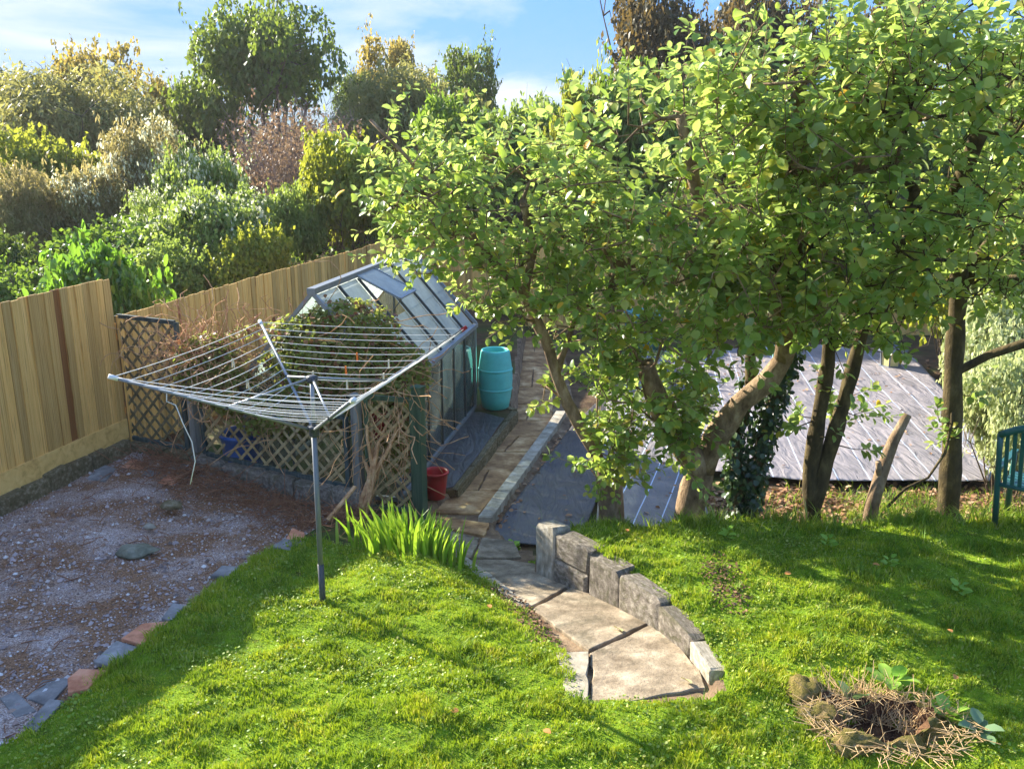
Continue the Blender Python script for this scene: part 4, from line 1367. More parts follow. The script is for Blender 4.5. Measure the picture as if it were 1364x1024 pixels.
# ivy-clad dark trunk
iv = thing('ivy_tree', 'dark forked trunk wrapped in ivy beside the stout apple tree', 'tree', (2.55, 9.2, -.45))
stems = [[(2.55, 9.2, -.5), (2.6, 9.2, 0), (2.68, 9.2, .5), (2.75, 9.15, 1.0), (2.85, 9.0, 1.6), (2.9, 8.8, 2.2)], [(2.55, 9.2, -.4), (2.45, 9.2, .1), (2.4, 9.2, .6), (2.5, 9.1, 1.2), (2.4, 8.9, 1.9)]]
mb = MB()
for s_ in stems: mb.tube(s_, [.075, .07, .065, .06, .05, .04][:len(s_)], 9)
mb.build('trunk', M_barkm, iv, True)
P, D, Nn = [], [], []
for s_, n_ in zip(stems, (1500, 750)):
    s_ = np.array(s_)
    for _ in range(n_):
        f = rng.uniform(0.1, len(s_) - 1.8)
        i = int(f)
        p = s_[i] + (s_[i + 1] - s_[i]) * (f - i)
        o = norm(rng.normal(size=3) * [1, 1, .3])
        P.append(p + o * rng.uniform(.06, .15)); D.append(o * .5 + [0, 0, -.8] + rng.normal(size=3) * .3); Nn.append(o + rng.normal(size=3) * .3)
Vv, Ff = leaves(np.array(P), np.array(D), np.array(Nn), rng.uniform(.04, .075, len(P)), ROUND)
link('ivy', np_mesh('ivy', Vv - np.array(wloc(iv)), Ff, True), M_ivy, iv)

# ---------------------------------------------------------------- climber over the greenhouse
M_vine = leaf_mat('climber_leaf', [c8(98, 116, 52), c8(124, 138, 62), c8(150, 156, 78), c8(132, 148, 66), c8(170, 142, 92), c8(112, 132, 56), c8(184, 164, 104)], 0.5, c8(190, 206, 80), 0.5, 0.3, 1.4, 0.35)
vn_ = thing('climbing_plant', 'overgrown climber with dry brown stems spilling over the greenhouse and trellis', 'climber', (-1.65, 9.42, -.3))
vol = [((-2.35, 10.35, 1.15), (1.05, .45, .62)), ((-1.95, 10.5, 1.52), (.62, .42, .42)), ((-2.75, 10.55, 1.25), (.8, .4, .42)), ((-1.45, 10.5, 1.05), (.5, .45, .4)), ((-3.2, 10.5, 1.0), (.85, .35, .5)), ((-3.6, 10.6, 1.2), (.5, .25, .3)), ((-2.6, 10.2, .75), (.9, .25, .45)), ((-1.6, 10.1, .75), (.5, .35, .5)), ((-1.3, 9.9, .5), (.25, .2, .55)), ((-1.35, 10.7, 1.0), (.3, .5, .25))]
P, Nn = [], []
for c, r_ in vol:
    n_ = int(6000 * r_[0] * (r_[2] + .3))
    d = rdir(n_)
    k_ = rng.uniform(.45, 1.02, n_) ** .5
    P.append(np.array(c) + d * k_[:, None] * np.array(r_)); Nn.append(d + [0, -.2, .6])
P, Nn = np.concatenate(P), np.concatenate(Nn)
keep = wob(P[:, 0] * 3, P[:, 2] * 3 + P[:, 1], 2.0, 3) > -0.55
P, Nn = P[keep], Nn[keep]
Vv, Ff = leaves(P, rdir(len(P)) + [0, 0, -.4], Nn + rdir(len(P)) * .8, rng.uniform(.03, .065, len(P)), ROUND)
link('foliage', np_mesh('foliage', Vv - np.array(wloc(vn_)), Ff, True), M_vine, vn_)
def wander(p, d, L, n, wig, droop, g):
    pts = [np.array(p, float)]
    d = np.array(d, float)
    for k in range(n):
        d = d + g.normal(size=3) * wig + np.array([0, 0, -droop])
        d = d / np.linalg.norm(d)
        pts.append(pts[-1] + d * L / n)
    return pts
g = np.random.default_rng(5)
mb = MB()
for k_ in range(9):                                   # woody stems from the root
    a = g.uniform(-.2, .2)
    top = np.array([g.uniform(-1.75, -1.15), g.uniform(9.55, 9.9), g.uniform(.5, 1.1)])
    p0 = np.array([-1.70 + g.normal() * .05, 9.36 + g.normal() * .04, -.32])
    p1 = np.array([-1.52 + g.normal() * .05, 9.42 + g.normal() * .04, .12])
    mb.tube([p0, (p0 + p1) / 2 + g.normal(size=3) * .02, p1, (p1 + top) / 2 + g.normal(size=3) * .06, top], [.036, .03, .028, .018, .010], 7)
mb.build('woody_stem', M_dry, vn_, True)
mb = MB()
for k_ in range(240):                                 # dry tangle
    c, r_ = vol[g.choice(len(vol), p=[.12, .04, .06, .10, .20, .10, .12, .14, .10, .02])]
    p = np.array(c) + norm(g.normal(size=3)) * np.array(r_) * g.uniform(.5, 1.0)
    mb.tube(wander(p, norm(g.normal(size=3) + [0, -.3, .5]), g.uniform(.4, 1.1), 7, .35, .12, g), g.uniform(.003, .006), 4, False)
for k_ in range(190):                                 # the bare brown nest over the tall trellis
    p = np.array([-3.75, 10.5, 1.15]) + g.normal(size=3) * [.32, .15, .22]
    mb.tube(wander(p, norm(g.normal(size=3) + [0, 0, .6]), g.uniform(.4, 1.0), 8, .45, .10, g), g.uniform(.003, .0065), 4, False)
for k_ in range(60):                                  # hanging strands over the narrow trellis
    p = np.array([g.uniform(-1.75, -1.05), g.uniform(9.42, 9.6), g.uniform(.3, 1.1)])
    mb.tube(wander(p, norm(g.normal(size=3) * .5 + [0, -.2, -1]), g.uniform(.4, 1.0), 7, .28, .05, g), g.uniform(.003, .007), 4, False)
mb.build('dry_stems', M_dry, vn_, True)
mb = MB()
for k_ in range(46):                                  # thin pinkish sprays standing up
    p = np.array([g.uniform(-4.0, -1.9), g.uniform(10.3, 10.6), g.uniform(1.2, 1.6)])
    pts = wander(p, norm(g.normal(size=3) * .4 + [0, 0, 1]), g.uniform(.25, .5), 5, .2, .0, g)
    mb.tube(pts, .0028, 4, False)
    for q in pts[2:]:
        mb.tube([q, q + norm(g.normal(size=3) + [0, 0, .4]) * .09], .002, 4, False)
mb.build('seed_sprays', M_pink, vn_, True)
dl = rng.random(len(P)) < .10
Vv, Ff = leaves(P[dl] + rdir(dl.sum()) * .04, rdir(dl.sum()), Nn[dl], rng.uniform(.04, .08, dl.sum()), ROUND)
link('dead_leaves', np_mesh('dead_leaves', Vv - np.array(wloc(vn_)), Ff, True), leaf_mat('dead_climber_leaf', [c8(110, 66, 40), c8(150, 98, 62), c8(178, 132, 92)], .2, c8(170, 110, 60)), vn_)

# ---------------------------------------------------------------- shrubs and trees on the bank
def crown_pts(seed, lobes, n, lr=(.22, .42), flat=0.85, low=-0.2, shell=.55, core=.40, sprig=.26):
    """leaf points on overlapping lobes filling a unit crown (x, y in -1..1, z in 0..1)"""
    g = np.random.default_rng(seed)
    C_, R_ = [np.array([[0, 0, .42]]), ], [np.array([core])]
    d = norm(g.normal(size=(lobes, 3)))
    d[:, 2] = np.where(d[:, 2] < low, -d[:, 2], d[:, 2])
    k = g.uniform(.35, .98, lobes)
    c = d * k[:, None] * np.array([.78, .78, .42]) + np.array([0, 0, .46])
    C_ = np.concatenate([C_[0], c])
    R_ = np.concatenate([R_[0], g.uniform(*lr, lobes)])
    wgt = R_ ** 2
    li = g.choice(len(R_), n, p=wgt / wgt.sum())
    d = norm(g.normal(size=(n, 3)))
    rr = R_[li] * g.uniform(shell, 1.08, n) ** .5
    o = d * rr[:, None] * np.array([1, 1, .62])
    # broken outline: small tufts stick out
    o *= (1 + .12 * np.sin(li * 7.1 + d[:, 0] * 9) * np.sin(d[:, 1] * 8 + d[:, 2] * 7 + li))[:, None]
    P = C_[li] + o
    # sprigs: leaf-bearing shoots that break the outline
    m = int(n * sprig)
    ns = max(8, m // 14)
    b = g.integers(0, n, ns)
    sd = norm(d[b] + g.normal(size=(ns, 3)) * .5 + [0, 0, .45])
    sl_ = g.uniform(.06, .24, ns)
    w_ = g.integers(0, ns, m)
    P[:m] = P[b[w_]] + sd[w_] * (sl_[w_] * g.uniform(0, 1, m))[:, None] + g.normal(size=(m, 3)) * .012
    P[:, 2] = np.clip(P[:, 2], 0.0, 1.2)
    return P, d, li, g

def crown_mesh(name, seed, lobes, n, leaf, tpl, droop=.3, upn=.5, **kw):
    P, d, li, g = crown_pts(seed, lobes, n, **kw)
    D = norm(g.normal(size=(n, 3)) + d * .5) + [0, 0, -droop]
    N = d * .7 + [0, 0, upn] + g.normal(size=(n, 3)) * .55
    Vv, Ff = leaves(P, D, N, g.uniform(leaf * .65, leaf * 1.3, n), tpl)
    return np_mesh(name, Vv, Ff, True)

def twig_mesh(name, seed, n, hmax=.8, r=.006, spread=.5):
    """stems rising from the base through a unit crown"""
    g = np.random.default_rng(seed)
    mb = MB()
    for i in range(n):
        a = g.uniform(0, 6.28)
        s = g.uniform(.2, 1) * spread
        p0 = np.array([math.cos(a) * s * .25, math.sin(a) * s * .25, -.12])
        p3 = np.array([math.cos(a) * s * 1.5, math.sin(a) * s * 1.5, g.uniform(.35, hmax)])
        m1 = p0 + (p3 - p0) * .35 + [0, 0, .08] + g.normal(size=3) * .04
        m2 = p0 + (p3 - p0) * .7 + [0, 0, .06] + g.normal(size=3) * .05
        mb.tube([p0, m1, m2, p3], [r * 2.2, r * 1.7, r, r * .5], 5, False)
        for q in (m1, m2, p3):
            for _ in range(3):
                e = q + norm(g.normal(size=3) + [0, 0, .4]) * g.uniform(.12, .3)
                mb.tube([q, (q + e) / 2 + g.normal(size=3) * .02, e], [r * .6, r * .45, r * .25], 4, False)
    me = bpy.data.meshes.new(name)
    me.from_pydata([tuple(p) for p in mb.v], [], mb.f)
    me.update()
    return me

PROTO = {
    'round': (crown_mesh('round_crown', 101, 26, 15000, .060, CARD), twig_mesh('round_stems', 1, 12)),
    'round2': (crown_mesh('round_crown', 102, 34, 15000, .058, CARD, lr=(.16, .36)), twig_mesh('round_stems', 2, 12)),
    'fine': (crown_mesh('fine_crown', 103, 40, 22000, .060, THIN, lr=(.14, .30), droop=.6), twig_mesh('fine_stems', 3, 16)),
    'fine2': (crown_mesh('fine_crown', 104, 30, 20000, .052, CARD, lr=(.15, .34), droop=.5), twig_mesh('fine_stems', 4, 14)),
    'tall': (crown_mesh('tall_crown', 105, 46, 17000, .036, CARD, lr=(.10, .21), shell=.6, low=-.6, core=.12, sprig=.12), twig_mesh('tall_stems', 5, 12, .8, .010, .42)),
    'tall2': (crown_mesh('tall_crown', 106, 34, 11000, .042, CARD, lr=(.10, .22), shell=.55, low=-.7, core=.12, sprig=.14), twig_mesh('tall_stems', 6, 12, .78, .010, .40)),
    'sparse': (crown_mesh('sparse_crown', 107, 22, 5200, .045, CARD, lr=(.08, .18), shell=.1, low=-.5, core=.1, sprig=.4), twig_mesh('sparse_stems', 7, 26, .68, .006, .32)),
    'bramble': (crown_mesh('bramble_crown', 108, 30, 4500, .034, CARD, lr=(.16, .34)), twig_mesh('bramble_stems', 8, 90, .95, .004, .62)),
    'laurel': (crown_mesh('laurel_crown', 109, 26, 6000, .085, LEAF, lr=(.2, .4), upn=.9, droop=.1), twig_mesh('laurel_stems', 9, 14)),
}
def flower_mesh(name, seed, n, leaf):
    P, d, li, g = crown_pts(103 if seed == 0 else 104, 40 if seed == 0 else 30, n * 3, lr=(.14, .30) if seed == 0 else (.15, .34))
    k = (d[:, 2] > .25) & (P[:, 2] > .3)
    k &= (np.sin(li * 3.7) > -.55)
    P, d = P[k][:n] + d[k][:n] * .03, d[k][:n]
    Vv, Ff = leaves(P, norm(g.normal(size=(len(P), 3))), d + g.normal(size=(len(P), 3)) * .5, g.uniform(leaf * .6, leaf * 1.3, len(P)), CARD)
    return np_mesh(name, Vv, Ff, True)
FL = [flower_mesh('blossom', 0, 4200, .040), flower_mesh('blossom', 1, 4000, .040)]

LM = {
    'mid': leaf_mat('mid_green_leaf', [c8(71, 99, 41), c8(102, 130, 51), c8(126, 152, 62), c8(91, 119, 49)], 0.42, c8(167, 200, 58), clump=1.5, vary=.35),
    'laurel': leaf_mat('laurel_leaf', [c8(70, 104, 40), c8(94, 130, 50), c8(114, 148, 62)], 0.42, c8(167, 222, 58), .28, .6, 1.5, .2),
    'yellow': leaf_mat('yellowing_leaf', [c8(86, 112, 44), c8(118, 138, 50), c8(156, 166, 66), c8(94, 122, 48), c8(128, 146, 54)], 0.47, c8(222, 222, 69), clump=1.2, vary=.4),
    'willow': leaf_mat('grey_willow_leaf', [c8(104, 116, 64), c8(134, 142, 82), c8(156, 158, 98), c8(116, 126, 70)], 0.42, c8(211, 200, 102), clump=1.2, vary=.35),
    'dark': leaf_mat('dark_green_leaf', [c8(51, 73, 36), c8(73, 97, 45), c8(91, 113, 51), c8(67, 86, 43)], 0.37, c8(145, 167, 51), clump=1.4, vary=.4),
    'oak': leaf_mat('oak_leaf', [c8(75, 99, 43), c8(99, 121, 51), c8(123, 139, 60), c8(86, 108, 47)], 0.42, c8(167, 189, 58), clump=1.3, vary=.35),
    'autumn': leaf_mat('autumn_leaf', [c8(112, 120, 58), c8(146, 144, 72), c8(166, 156, 82), c8(104, 116, 56)], 0.47, c8(222, 189, 80), clump=1.2, vary=.35),
    'clem': leaf_mat('traveller_joy_leaf', [c8(92, 120, 54), c8(122, 146, 68), c8(142, 160, 82), c8(84, 112, 50)], 0.44, c8(200, 222, 91), clump=1.4, vary=.35),
    'tan': leaf_mat('tan_seedhead_leaf', [c8(112, 122, 64), c8(150, 142, 88), c8(128, 134, 70), c8(180, 166, 118), c8(104, 118, 58)], 0.42, c8(222, 200, 123), clump=1.4, vary=.35),
    'cream': leaf_mat('cream_blossom', [c8(228, 228, 178), c8(235, 235, 202), c8(211, 217, 160)], 0.47, c8(235, 235, 200), .7, .2, 1.4, .15),
    'brown': leaf_mat('brown_leaf', [c8(130, 104, 84), c8(156, 128, 104), c8(110, 97, 71)], 0.32, c8(178, 145, 102), clump=1.3, vary=.3),
    'silver': leaf_mat('variegated_leaf', [c8(141, 158, 99), c8(184, 193, 141), c8(211, 213, 169), c8(123, 145, 82)], 0.42, c8(222, 228, 145), clump=2, vary=.25),
    'deepbrown': leaf_mat('bronze_leaf', [c8(58, 62, 38), c8(80, 80, 46), c8(98, 90, 54), c8(66, 76, 42)], 0.37, c8(167, 134, 69), clump=1.3, vary=.4),
}
M_stem = rough_mat('shrub_stem', c8(72, 60, 48), c8(104, 90, 74), 6, 0.95, .3, .02, c8(130, 116, 98))
M_bramble = rough_mat('bramble_stem', c8(110, 90, 84), c8(146, 124, 114), 6, 0.95, .3, .02, c8(172, 150, 138))
def bush(name, label, cat, proto, mat, x, y, wd, ztop, rz=0, group=None, flower=None, fmat='cream', stem=None, dd=1.0, sink=0.15):
    zb = float(H(x, y)) - sink
    t = thing(name, label, cat, (x, y, zb), group)
    s = (wd / 2 * 1.05, wd / 2 * dd, (ztop - zb) / 1.0)
    cm_, sm_ = PROTO[proto]
    cr_ = link('crown', cm_, LM[mat], t)
    st_ = link('stems' if cat != 'tree' else 'trunk', sm_, stem or M_stem, t)
    for o in (cr_, st_):
        o.scale = s
        o.rotation_euler = (0, 0, R(rz))
    if flower is not None:
        o = link('blossom', FL[flower], LM[fmat], t)
        o.scale = s
        o.rotation_euler = (0, 0, R(rz))
    return t
GB = 'shrubs on the bank behind the fence'
GT = 'trees on the skyline'
bush('laurel_bush', 'glossy bright green laurel with long leaves just behind the tall fence', 'shrub', 'laurel', 'laurel', -6.25, 13.4, 2.1, 2.15, 20, GB)
bush('laurel_bush', 'smaller glossy laurel beside the gap where the fence steps down', 'shrub', 'laurel', 'laurel', -5.55, 12.9, 1.2, 1.75, 120, GB)
bush('shrub', 'low feathery green shrub beyond the tall pine fence', 'shrub', 'fine2', 'mid', -8.6, 16.0, 3.0, 1.75, 0, GB)
bush('shrub', 'low leafy shrub above the first stretch of the long fence', 'shrub', 'fine2', 'clem', -6.5, 17.4, 2.8, 2.05, 80, GB)
bush('shrub', 'grey green shrub between the laurel and the cream flowered mound', 'shrub', 'round2', 'mid', -8.3, 19.0, 3.6, 2.3, 140, GB)
bush('shrub', 'bright yellow green shrub leaning on the long fence', 'shrub', 'round', 'yellow', -5.1, 17.6, 2.1, 2.1, 200, GB)
bush('shrub', 'low dark bramble bush at the edge of the bank', 'shrub', 'round2', 'dark', -10.2, 17.6, 2.6, 2.2, 30, GB)
bush('clematis_mound', 'tall tan seedhead mound of wild clematis', 'shrub', 'fine', 'tan', -8.9, 22.2, 3.0, 4.25, 10, GB, 0)
bush('clematis_mound', 'sloping clematis mound edged with cream seedheads', 'shrub', 'fine2', 'tan', -9.9, 21.2, 2.5, 3.2, 70, GB, 1)
bush('clematis_mound', 'upright green clematis mound topped with cream blossom', 'shrub', 'fine2', 'clem', -7.1, 21.2, 2.6, 3.75, 150, GB, 1)
bush('clematis_mound', 'broad dome of clematis thick with cream blossom', 'shrub', 'fine2', 'clem', -6.1, 19.0, 3.0, 2.95, 210, GB, 1)
bush('clematis_mound', 'small clematis hummock tucked between two cream flowered mounds', 'shrub', 'fine', 'clem', -7.6, 19.9, 2.2, 2.75, 250, GB, 0)
bush('shrub', 'dark olive shrub with yellowing tips left of the tan clematis', 'shrub', 'round', 'yellow', -12.2, 24.0, 4.0, 4.0, 60, GB)
bush('shrub', 'brown tinged shrub in front of the dark olive one', 'shrub', 'fine', 'tan', -11.0, 20.4, 2.4, 3.3, 190, GB)
bush('bramble_thicket', 'purple brown thicket of bare bramble stems under the oak', 'bramble', 'bramble', 'brown', -6.4, 27.0, 5.2, 4.9, 0, GB, stem=M_bramble)
bush('bramble_thicket', 'second bare bramble thicket spilling down towards the yellow shrub', 'bramble', 'bramble', 'brown', -5.6, 24.6, 3.2, 3.9, 130, GB, stem=M_bramble)
bush('shrub', 'large yellow green shrub rising behind the greenhouse fence', 'shrub', 'round', 'yellow', -4.0, 22.2, 3.3, 3.9, 90, GB)
bush('shrub', 'dark glossy shrub between the yellow shrub and the apple leaves', 'shrub', 'round2', 'dark', -2.7, 24.2, 2.6, 3.6, 10, GB)
bush('shrub', 'leafy green shrub peeping left of the large yellow one', 'shrub', 'round2', 'clem', -5.0, 21.4, 1.9, 2.9, 270, GB)
bush('willow_mound', 'big pale grey green willow dome on the bank', 'willow', 'fine', 'willow', -15.2, 32.0, 7.4, 6.3, 35, GB)
bush('birch_tree', 'thin tree with sparse golden leaves above the willow dome', 'tree', 'sparse', 'autumn', -17.2, 38.0, 6.0, 8.5, 0, GT)
bush('birch_tree', 'sparse pale tree at the far end of the skyline past the willow', 'tree', 'tall2', 'willow', -20.3, 36.0, 4.6, 7.6, 90, GT)
bush('oak_tree', 'tall rounded oak standing highest on the bank', 'tree', 'tall', 'oak', -8.9, 34.0, 7.8, 9.3, 15, GT)
bush('oak_tree', 'smaller dark tree touching the oak on its willow side', 'tree', 'tall2', 'dark', -11.3, 34.6, 3.4, 6.2, 70, GT)
bush('small_tree', 'small bare russet tree between willow and oak', 'tree', 'sparse', 'autumn', -13.4, 36.0, 3.8, 6.9, 190, GT)
bush('skyline_tree', 'broad tree with golden green top beyond the pale mound', 'tree', 'tall2', 'autumn', -5.2, 42.0, 4.8, 8.6, 200, GT)
bush('skyline_tree', 'olive tree beside the golden topped one on the ridge', 'tree', 'tall2', 'oak', -2.0, 42.0, 4.2, 8.2, 320, GT)
bush('skyline_tree', 'low dark tree joining the oak to the golden topped tree', 'tree', 'tall2', 'dark', -6.6, 40.0, 3.4, 6.9, 100, GT)
bush('willow_mound', 'pale green bushy mound below the two ridge trees', 'willow', 'fine', 'willow', -3.6, 33.0, 6.2, 6.4, 100, GB)
bush('shrub', 'green shrub behind the top of the slender apple tree', 'shrub', 'round', 'mid', -1.3, 26.0, 3.8, 4.9, 40, GB)
bush('shrub', 'light green tall shrub in the dip of the skyline', 'shrub', 'round2', 'clem', .5, 27.0, 3.6, 5.2, 110, GB)
bush('feathery_tree', 'slim feathery yellow green tree breaking the skyline dip', 'tree', 'tall2', 'yellow', 1.7, 24.5, 2.4, 5.9, 0, GT)
bush('hedge_tree', 'dense bright green hedge tree behind the fullest apple crown', 'tree', 'fine2', 'mid', 3.3, 25.0, 4.4, 5.9, 60, GT)
bush('ivy_tree_mass', 'tall dark ivy covered tree left of the biggest skyline tree', 'tree', 'tall', 'deepbrown', 4.7, 31.0, 6.6, 9.2, 120, GT)
bush('ivy_tree_mass', 'biggest dark bronze tree above the apple crown', 'tree', 'tall', 'deepbrown', 9.0, 34.0, 6.6, 9.9, 40, GT)
bush('ivy_tree_mass', 'dark leafy tree filling the gap under the bronze trees', 'tree', 'tall2', 'dark', 6.6, 28.0, 4.2, 7.2, 260, GT)
bush('ivy_tree_mass', 'wide bronze tree behind the mossy trunked fruit tree', 'tree', 'tall', 'deepbrown', 12.4, 31.0, 5.6, 9.0, 300, GT)
bush('small_tree', 'grey green tree at the end of the skyline beyond the bronze trees', 'tree', 'fine', 'willow', 14.0, 27.0, 4.2, 7.0, 20, GT)
bush('shrub', 'yellow leaved shrub seen through the thin branches of the mossy tree', 'shrub', 'round', 'yellow', 8.9, 17.4, 3.0, 2.9, 20, GB)
bush('shrub', 'green shrub behind the back fence below the bronze trees', 'shrub', 'round2', 'mid', 8.2, 25.0, 5.0, 5.4, 140, GB)
bush('shrub', 'second green shrub behind the back fence under the grey tree', 'shrub', 'round2', 'clem', 12.2, 25.0, 4.4, 4.6, 240, GB)
bush('silver_shrub', 'silvery variegated shrub behind the green chair', 'shrub', 'fine2', 'silver', 6.35, 10.9, 1.7, 1.35, 20, sink=.05)
bush('silver_shrub', 'second silvery shrub beyond the white wire panel', 'shrub', 'fine2', 'silver', 7.6, 13.4, 2.2, 1.6, 120, sink=.05)

# brambles and nettles covering the bank between the shrubs
n_ = 52000
x = rng.uniform(-24, 18, n_)
y = 12 + rng.uniform(0, 1, n_) ** 1.4 * 34
k_ = ((x < fence_x(y) - .5) | (y > 22.9)) & (np.abs(x) < y * .72 + 2)
x, y = x[k_], y[k_]
hgt = .25 + .45 * np.clip(.5 + .6 * wob(x, y, 1.3, 2), 0, 1.2)
z = H(x, y) + rng.uniform(0, 1, len(x)) * hgt
P = np.stack([x, y, z], -1)
Vv, Ff = leaves(P, rdir(len(P)) + [0, 0, -.1], rdir(len(P)) * .7 + [0, 0, .9], rng.uniform(.07, .16, len(P)) * (1 + y / 60), CARD)
props(link('undergrowth', np_mesh('undergrowth', Vv, Ff, True), LM['mid']), 'green brambles and nettles covering the bank between the shrubs', 'undergrowth', kind='stuff')

# ---------------------------------------------------------------- strap-leaved clump by the path
M_iris = leaf_mat('strap_leaf', [c8(96, 142, 34), c8(126, 168, 44), c8(150, 186, 56), c8(172, 192, 74)], .35, c8(190, 220, 60), .4, .4, 3, .15)
def strap_clump(label, cx, cy, n, rx, ry, h, mat, seed, wid=.013, name='strap_leaf_plant', bend=.5):
    g = np.random.default_rng(seed)
    t = thing(name, label, 'plant', (cx, cy, float(H(cx, cy))))
    Vv, Ff = [], []
    for i in range(n):
        x0, y0 = cx + g.normal() * rx * .5, cy + g.normal() * ry * .5
        z0 = float(H(x0, y0)) - .01
        hh = h * g.uniform(.55, 1.1)
        a = math.atan2(y0 - cy, x0 - cx) + g.normal() * .7
        out = np.array([math.cos(a), math.sin(a), 0])
        sd = np.array([-math.sin(a + g.normal() * .5), math.cos(a), 0])
        b = g.uniform(.15, bend) * hh
        base = len(Vv)
        for f in (0, .3, .6, .85, 1.0):
            p = np.array([x0, y0, z0]) + out * b * f ** 2 + np.array([0, 0, hh * (f - .28 * f ** 3 * b / hh)])
            w_ = wid * (1 - .25 * f) * (1 if f < .8 else (.6 if f < .95 else .08))
            Vv += [p - sd * w_, p + sd * w_]
        for k in range(4):
            Ff.append((base + 2 * k, base + 2 * k + 1, base + 2 * k + 3, base + 2 * k + 2))
    link('leaves', np_mesh('leaves', np.array(Vv) - np.array(wloc(t)), np.array(Ff), True), mat, t)
    return t
strap_clump('bright green clump of upright strap leaves beside the path', -1.02, 8.15, 270, .52, .36, .44, M_iris, 3, wid=.017, bend=.42)

# ---------------------------------------------------------------- hollow stump in the right lawn
M_straw = rough_mat('straw', c8(150, 118, 78), c8(196, 164, 116), 12, .9, .3, .01, c8(222, 196, 150))
M_moss = rough_mat('mossy_bark_lump', c8(88, 88, 36), c8(132, 118, 60), 16, .95, 1.0, .03, c8(178, 150, 104))
M_rot = rough_mat('rotten_wood', c8(50, 34, 24), c8(92, 66, 44), 10, .95, .9, .02, c8(140, 104, 72))
sx_, sy_ = 2.38, 5.12
sz_ = float(H(sx_ - .6, sy_))
sp = thing('hollow_stump', 'hollow rotten tree stump full of dry stalks in the right hand lawn', 'stump', (sx_, sy_, sz_))
Vv, Ff = [], []
NR = 44
for j, (f, hz) in enumerate(((1.25, -.05), (1.08, .04), (.96, .08), (.82, .08), (.70, .0), (.62, -.14), (.2, -.19))):
    for i in range(NR):
        a = 2 * math.pi * i / NR
        w_ = 1 + .10 * math.sin(3 * a + 1) + .35 * mnoise.noise(Vector((math.cos(a) * 2.5 + 5, math.sin(a) * 2.5, j * .35)))
        hh = hz * .8 + (.03 * math.sin(2 * a + 2.2) + .03 * mnoise.noise(Vector((math.cos(a) * 4, math.sin(a) * 4, j * .6))) * 1.6) * (1 if 0 < j < 4 else .2)
        Vv.append((sx_ + .40 * f * w_ * math.cos(a), sy_ + .30 * f * w_ * math.sin(a), sz_ + hh))
for j in range(6):
    for i in range(NR):
        Ff.append((j * NR + i, j * NR + (i + 1) % NR, (j + 1) * NR + (i + 1) % NR, (j + 1) * NR + i))
Ff.append(tuple(6 * NR + i for i in range(NR)))
MB().add(Vv[:4 * NR], [f for f in Ff if max(f) < 4 * NR]).build('rim', M_moss, sp, True)
MB().add(Vv[3 * NR:], [tuple(i - 3 * NR for i in f) for f in Ff if min(f) >= 3 * NR]).build('hollow', M_rot, sp, True)
mb = MB()
g = np.random.default_rng(8)
for i in range(420):
    a = g.normal() * 1.1 + 1.3
    r_ = (.45 + .55 * g.random()) * .36
    p = np.array([sx_ + r_ * 1.05 * math.cos(a), sy_ + r_ * .8 * math.sin(a), sz_ - .14 + .16 * (r_ / .36) ** 2])
    d = norm(np.array([math.cos(a) * .5, math.sin(a) * .5, .8]) + g.normal(size=3) * .55)
    L = g.uniform(.10, .30)
    mb.tube([p, p + d * L * .5 + g.normal(size=3) * .012, p + d * L + [0, 0, -.05 * g.random()]], [.0028, .0024, .0015], 4, False)
for i in range(300):
    a = g.uniform(0, 6.28)
    r_ = g.uniform(.85, 1.3)
    p = np.array([sx_ + .40 * r_ * math.cos(a) + .06, sy_ + .30 * r_ * math.sin(a) - .08, sz_ + .07])
    d = norm(np.array([g.normal(), g.normal(), .1]))
    mb.tube([p, p + d * g.uniform(.06, .18)], [.003, .002], 4, False)
props(mb.build('dry_stalks', M_straw, sp, True), kind='stuff')
def lump(name, label, cat, c, r_, mat, seed, group=None, flat=.7, parent=None):
    g = random.Random(seed)
    mb = MB()
    n1, n2 = 18, 10
    V_ = []
    for j in range(n2 + 1):
        th = math.pi * j / n2
        for i in range(n1):
            a = 2 * math.pi * i / n1
            d = Vector((math.sin(th) * math.cos(a), math.sin(th) * math.sin(a), math.cos(th)))
            k = 1 + .40 * mnoise.noise(d * 1.6 + Vector((seed * 3.1, 0, 0))) + .22 * mnoise.noise(d * 4 + Vector((0, seed * 1.7, 0)))
            V_.append((c[0] + d.x * r_[0] * k, c[1] + d.y * r_[1] * k, c[2] + d.z * r_[2] * k))
    F_ = [(j * n1 + i, (j + 1) * n1 + i, (j + 1) * n1 + (i + 1) % n1, j * n1 + (i + 1) % n1) for j in range(n2) for i in range(n1)]
    o = mb.add(V_, F_).build(name, mat, parent, True)
    if parent is None: props(o, label, cat, group)
    return o
lump('mossy_stone', 'rounded mossy lump at the path side of the hollow stump', 'stone', (2.02, 5.42, .06), (.13, .13, .11), M_moss, 3)
lump('mossy_stone', 'flat mossy lump below the hollow stump', 'stone', (2.14, 4.86, .05), (.18, .10, .09), M_moss, 5)

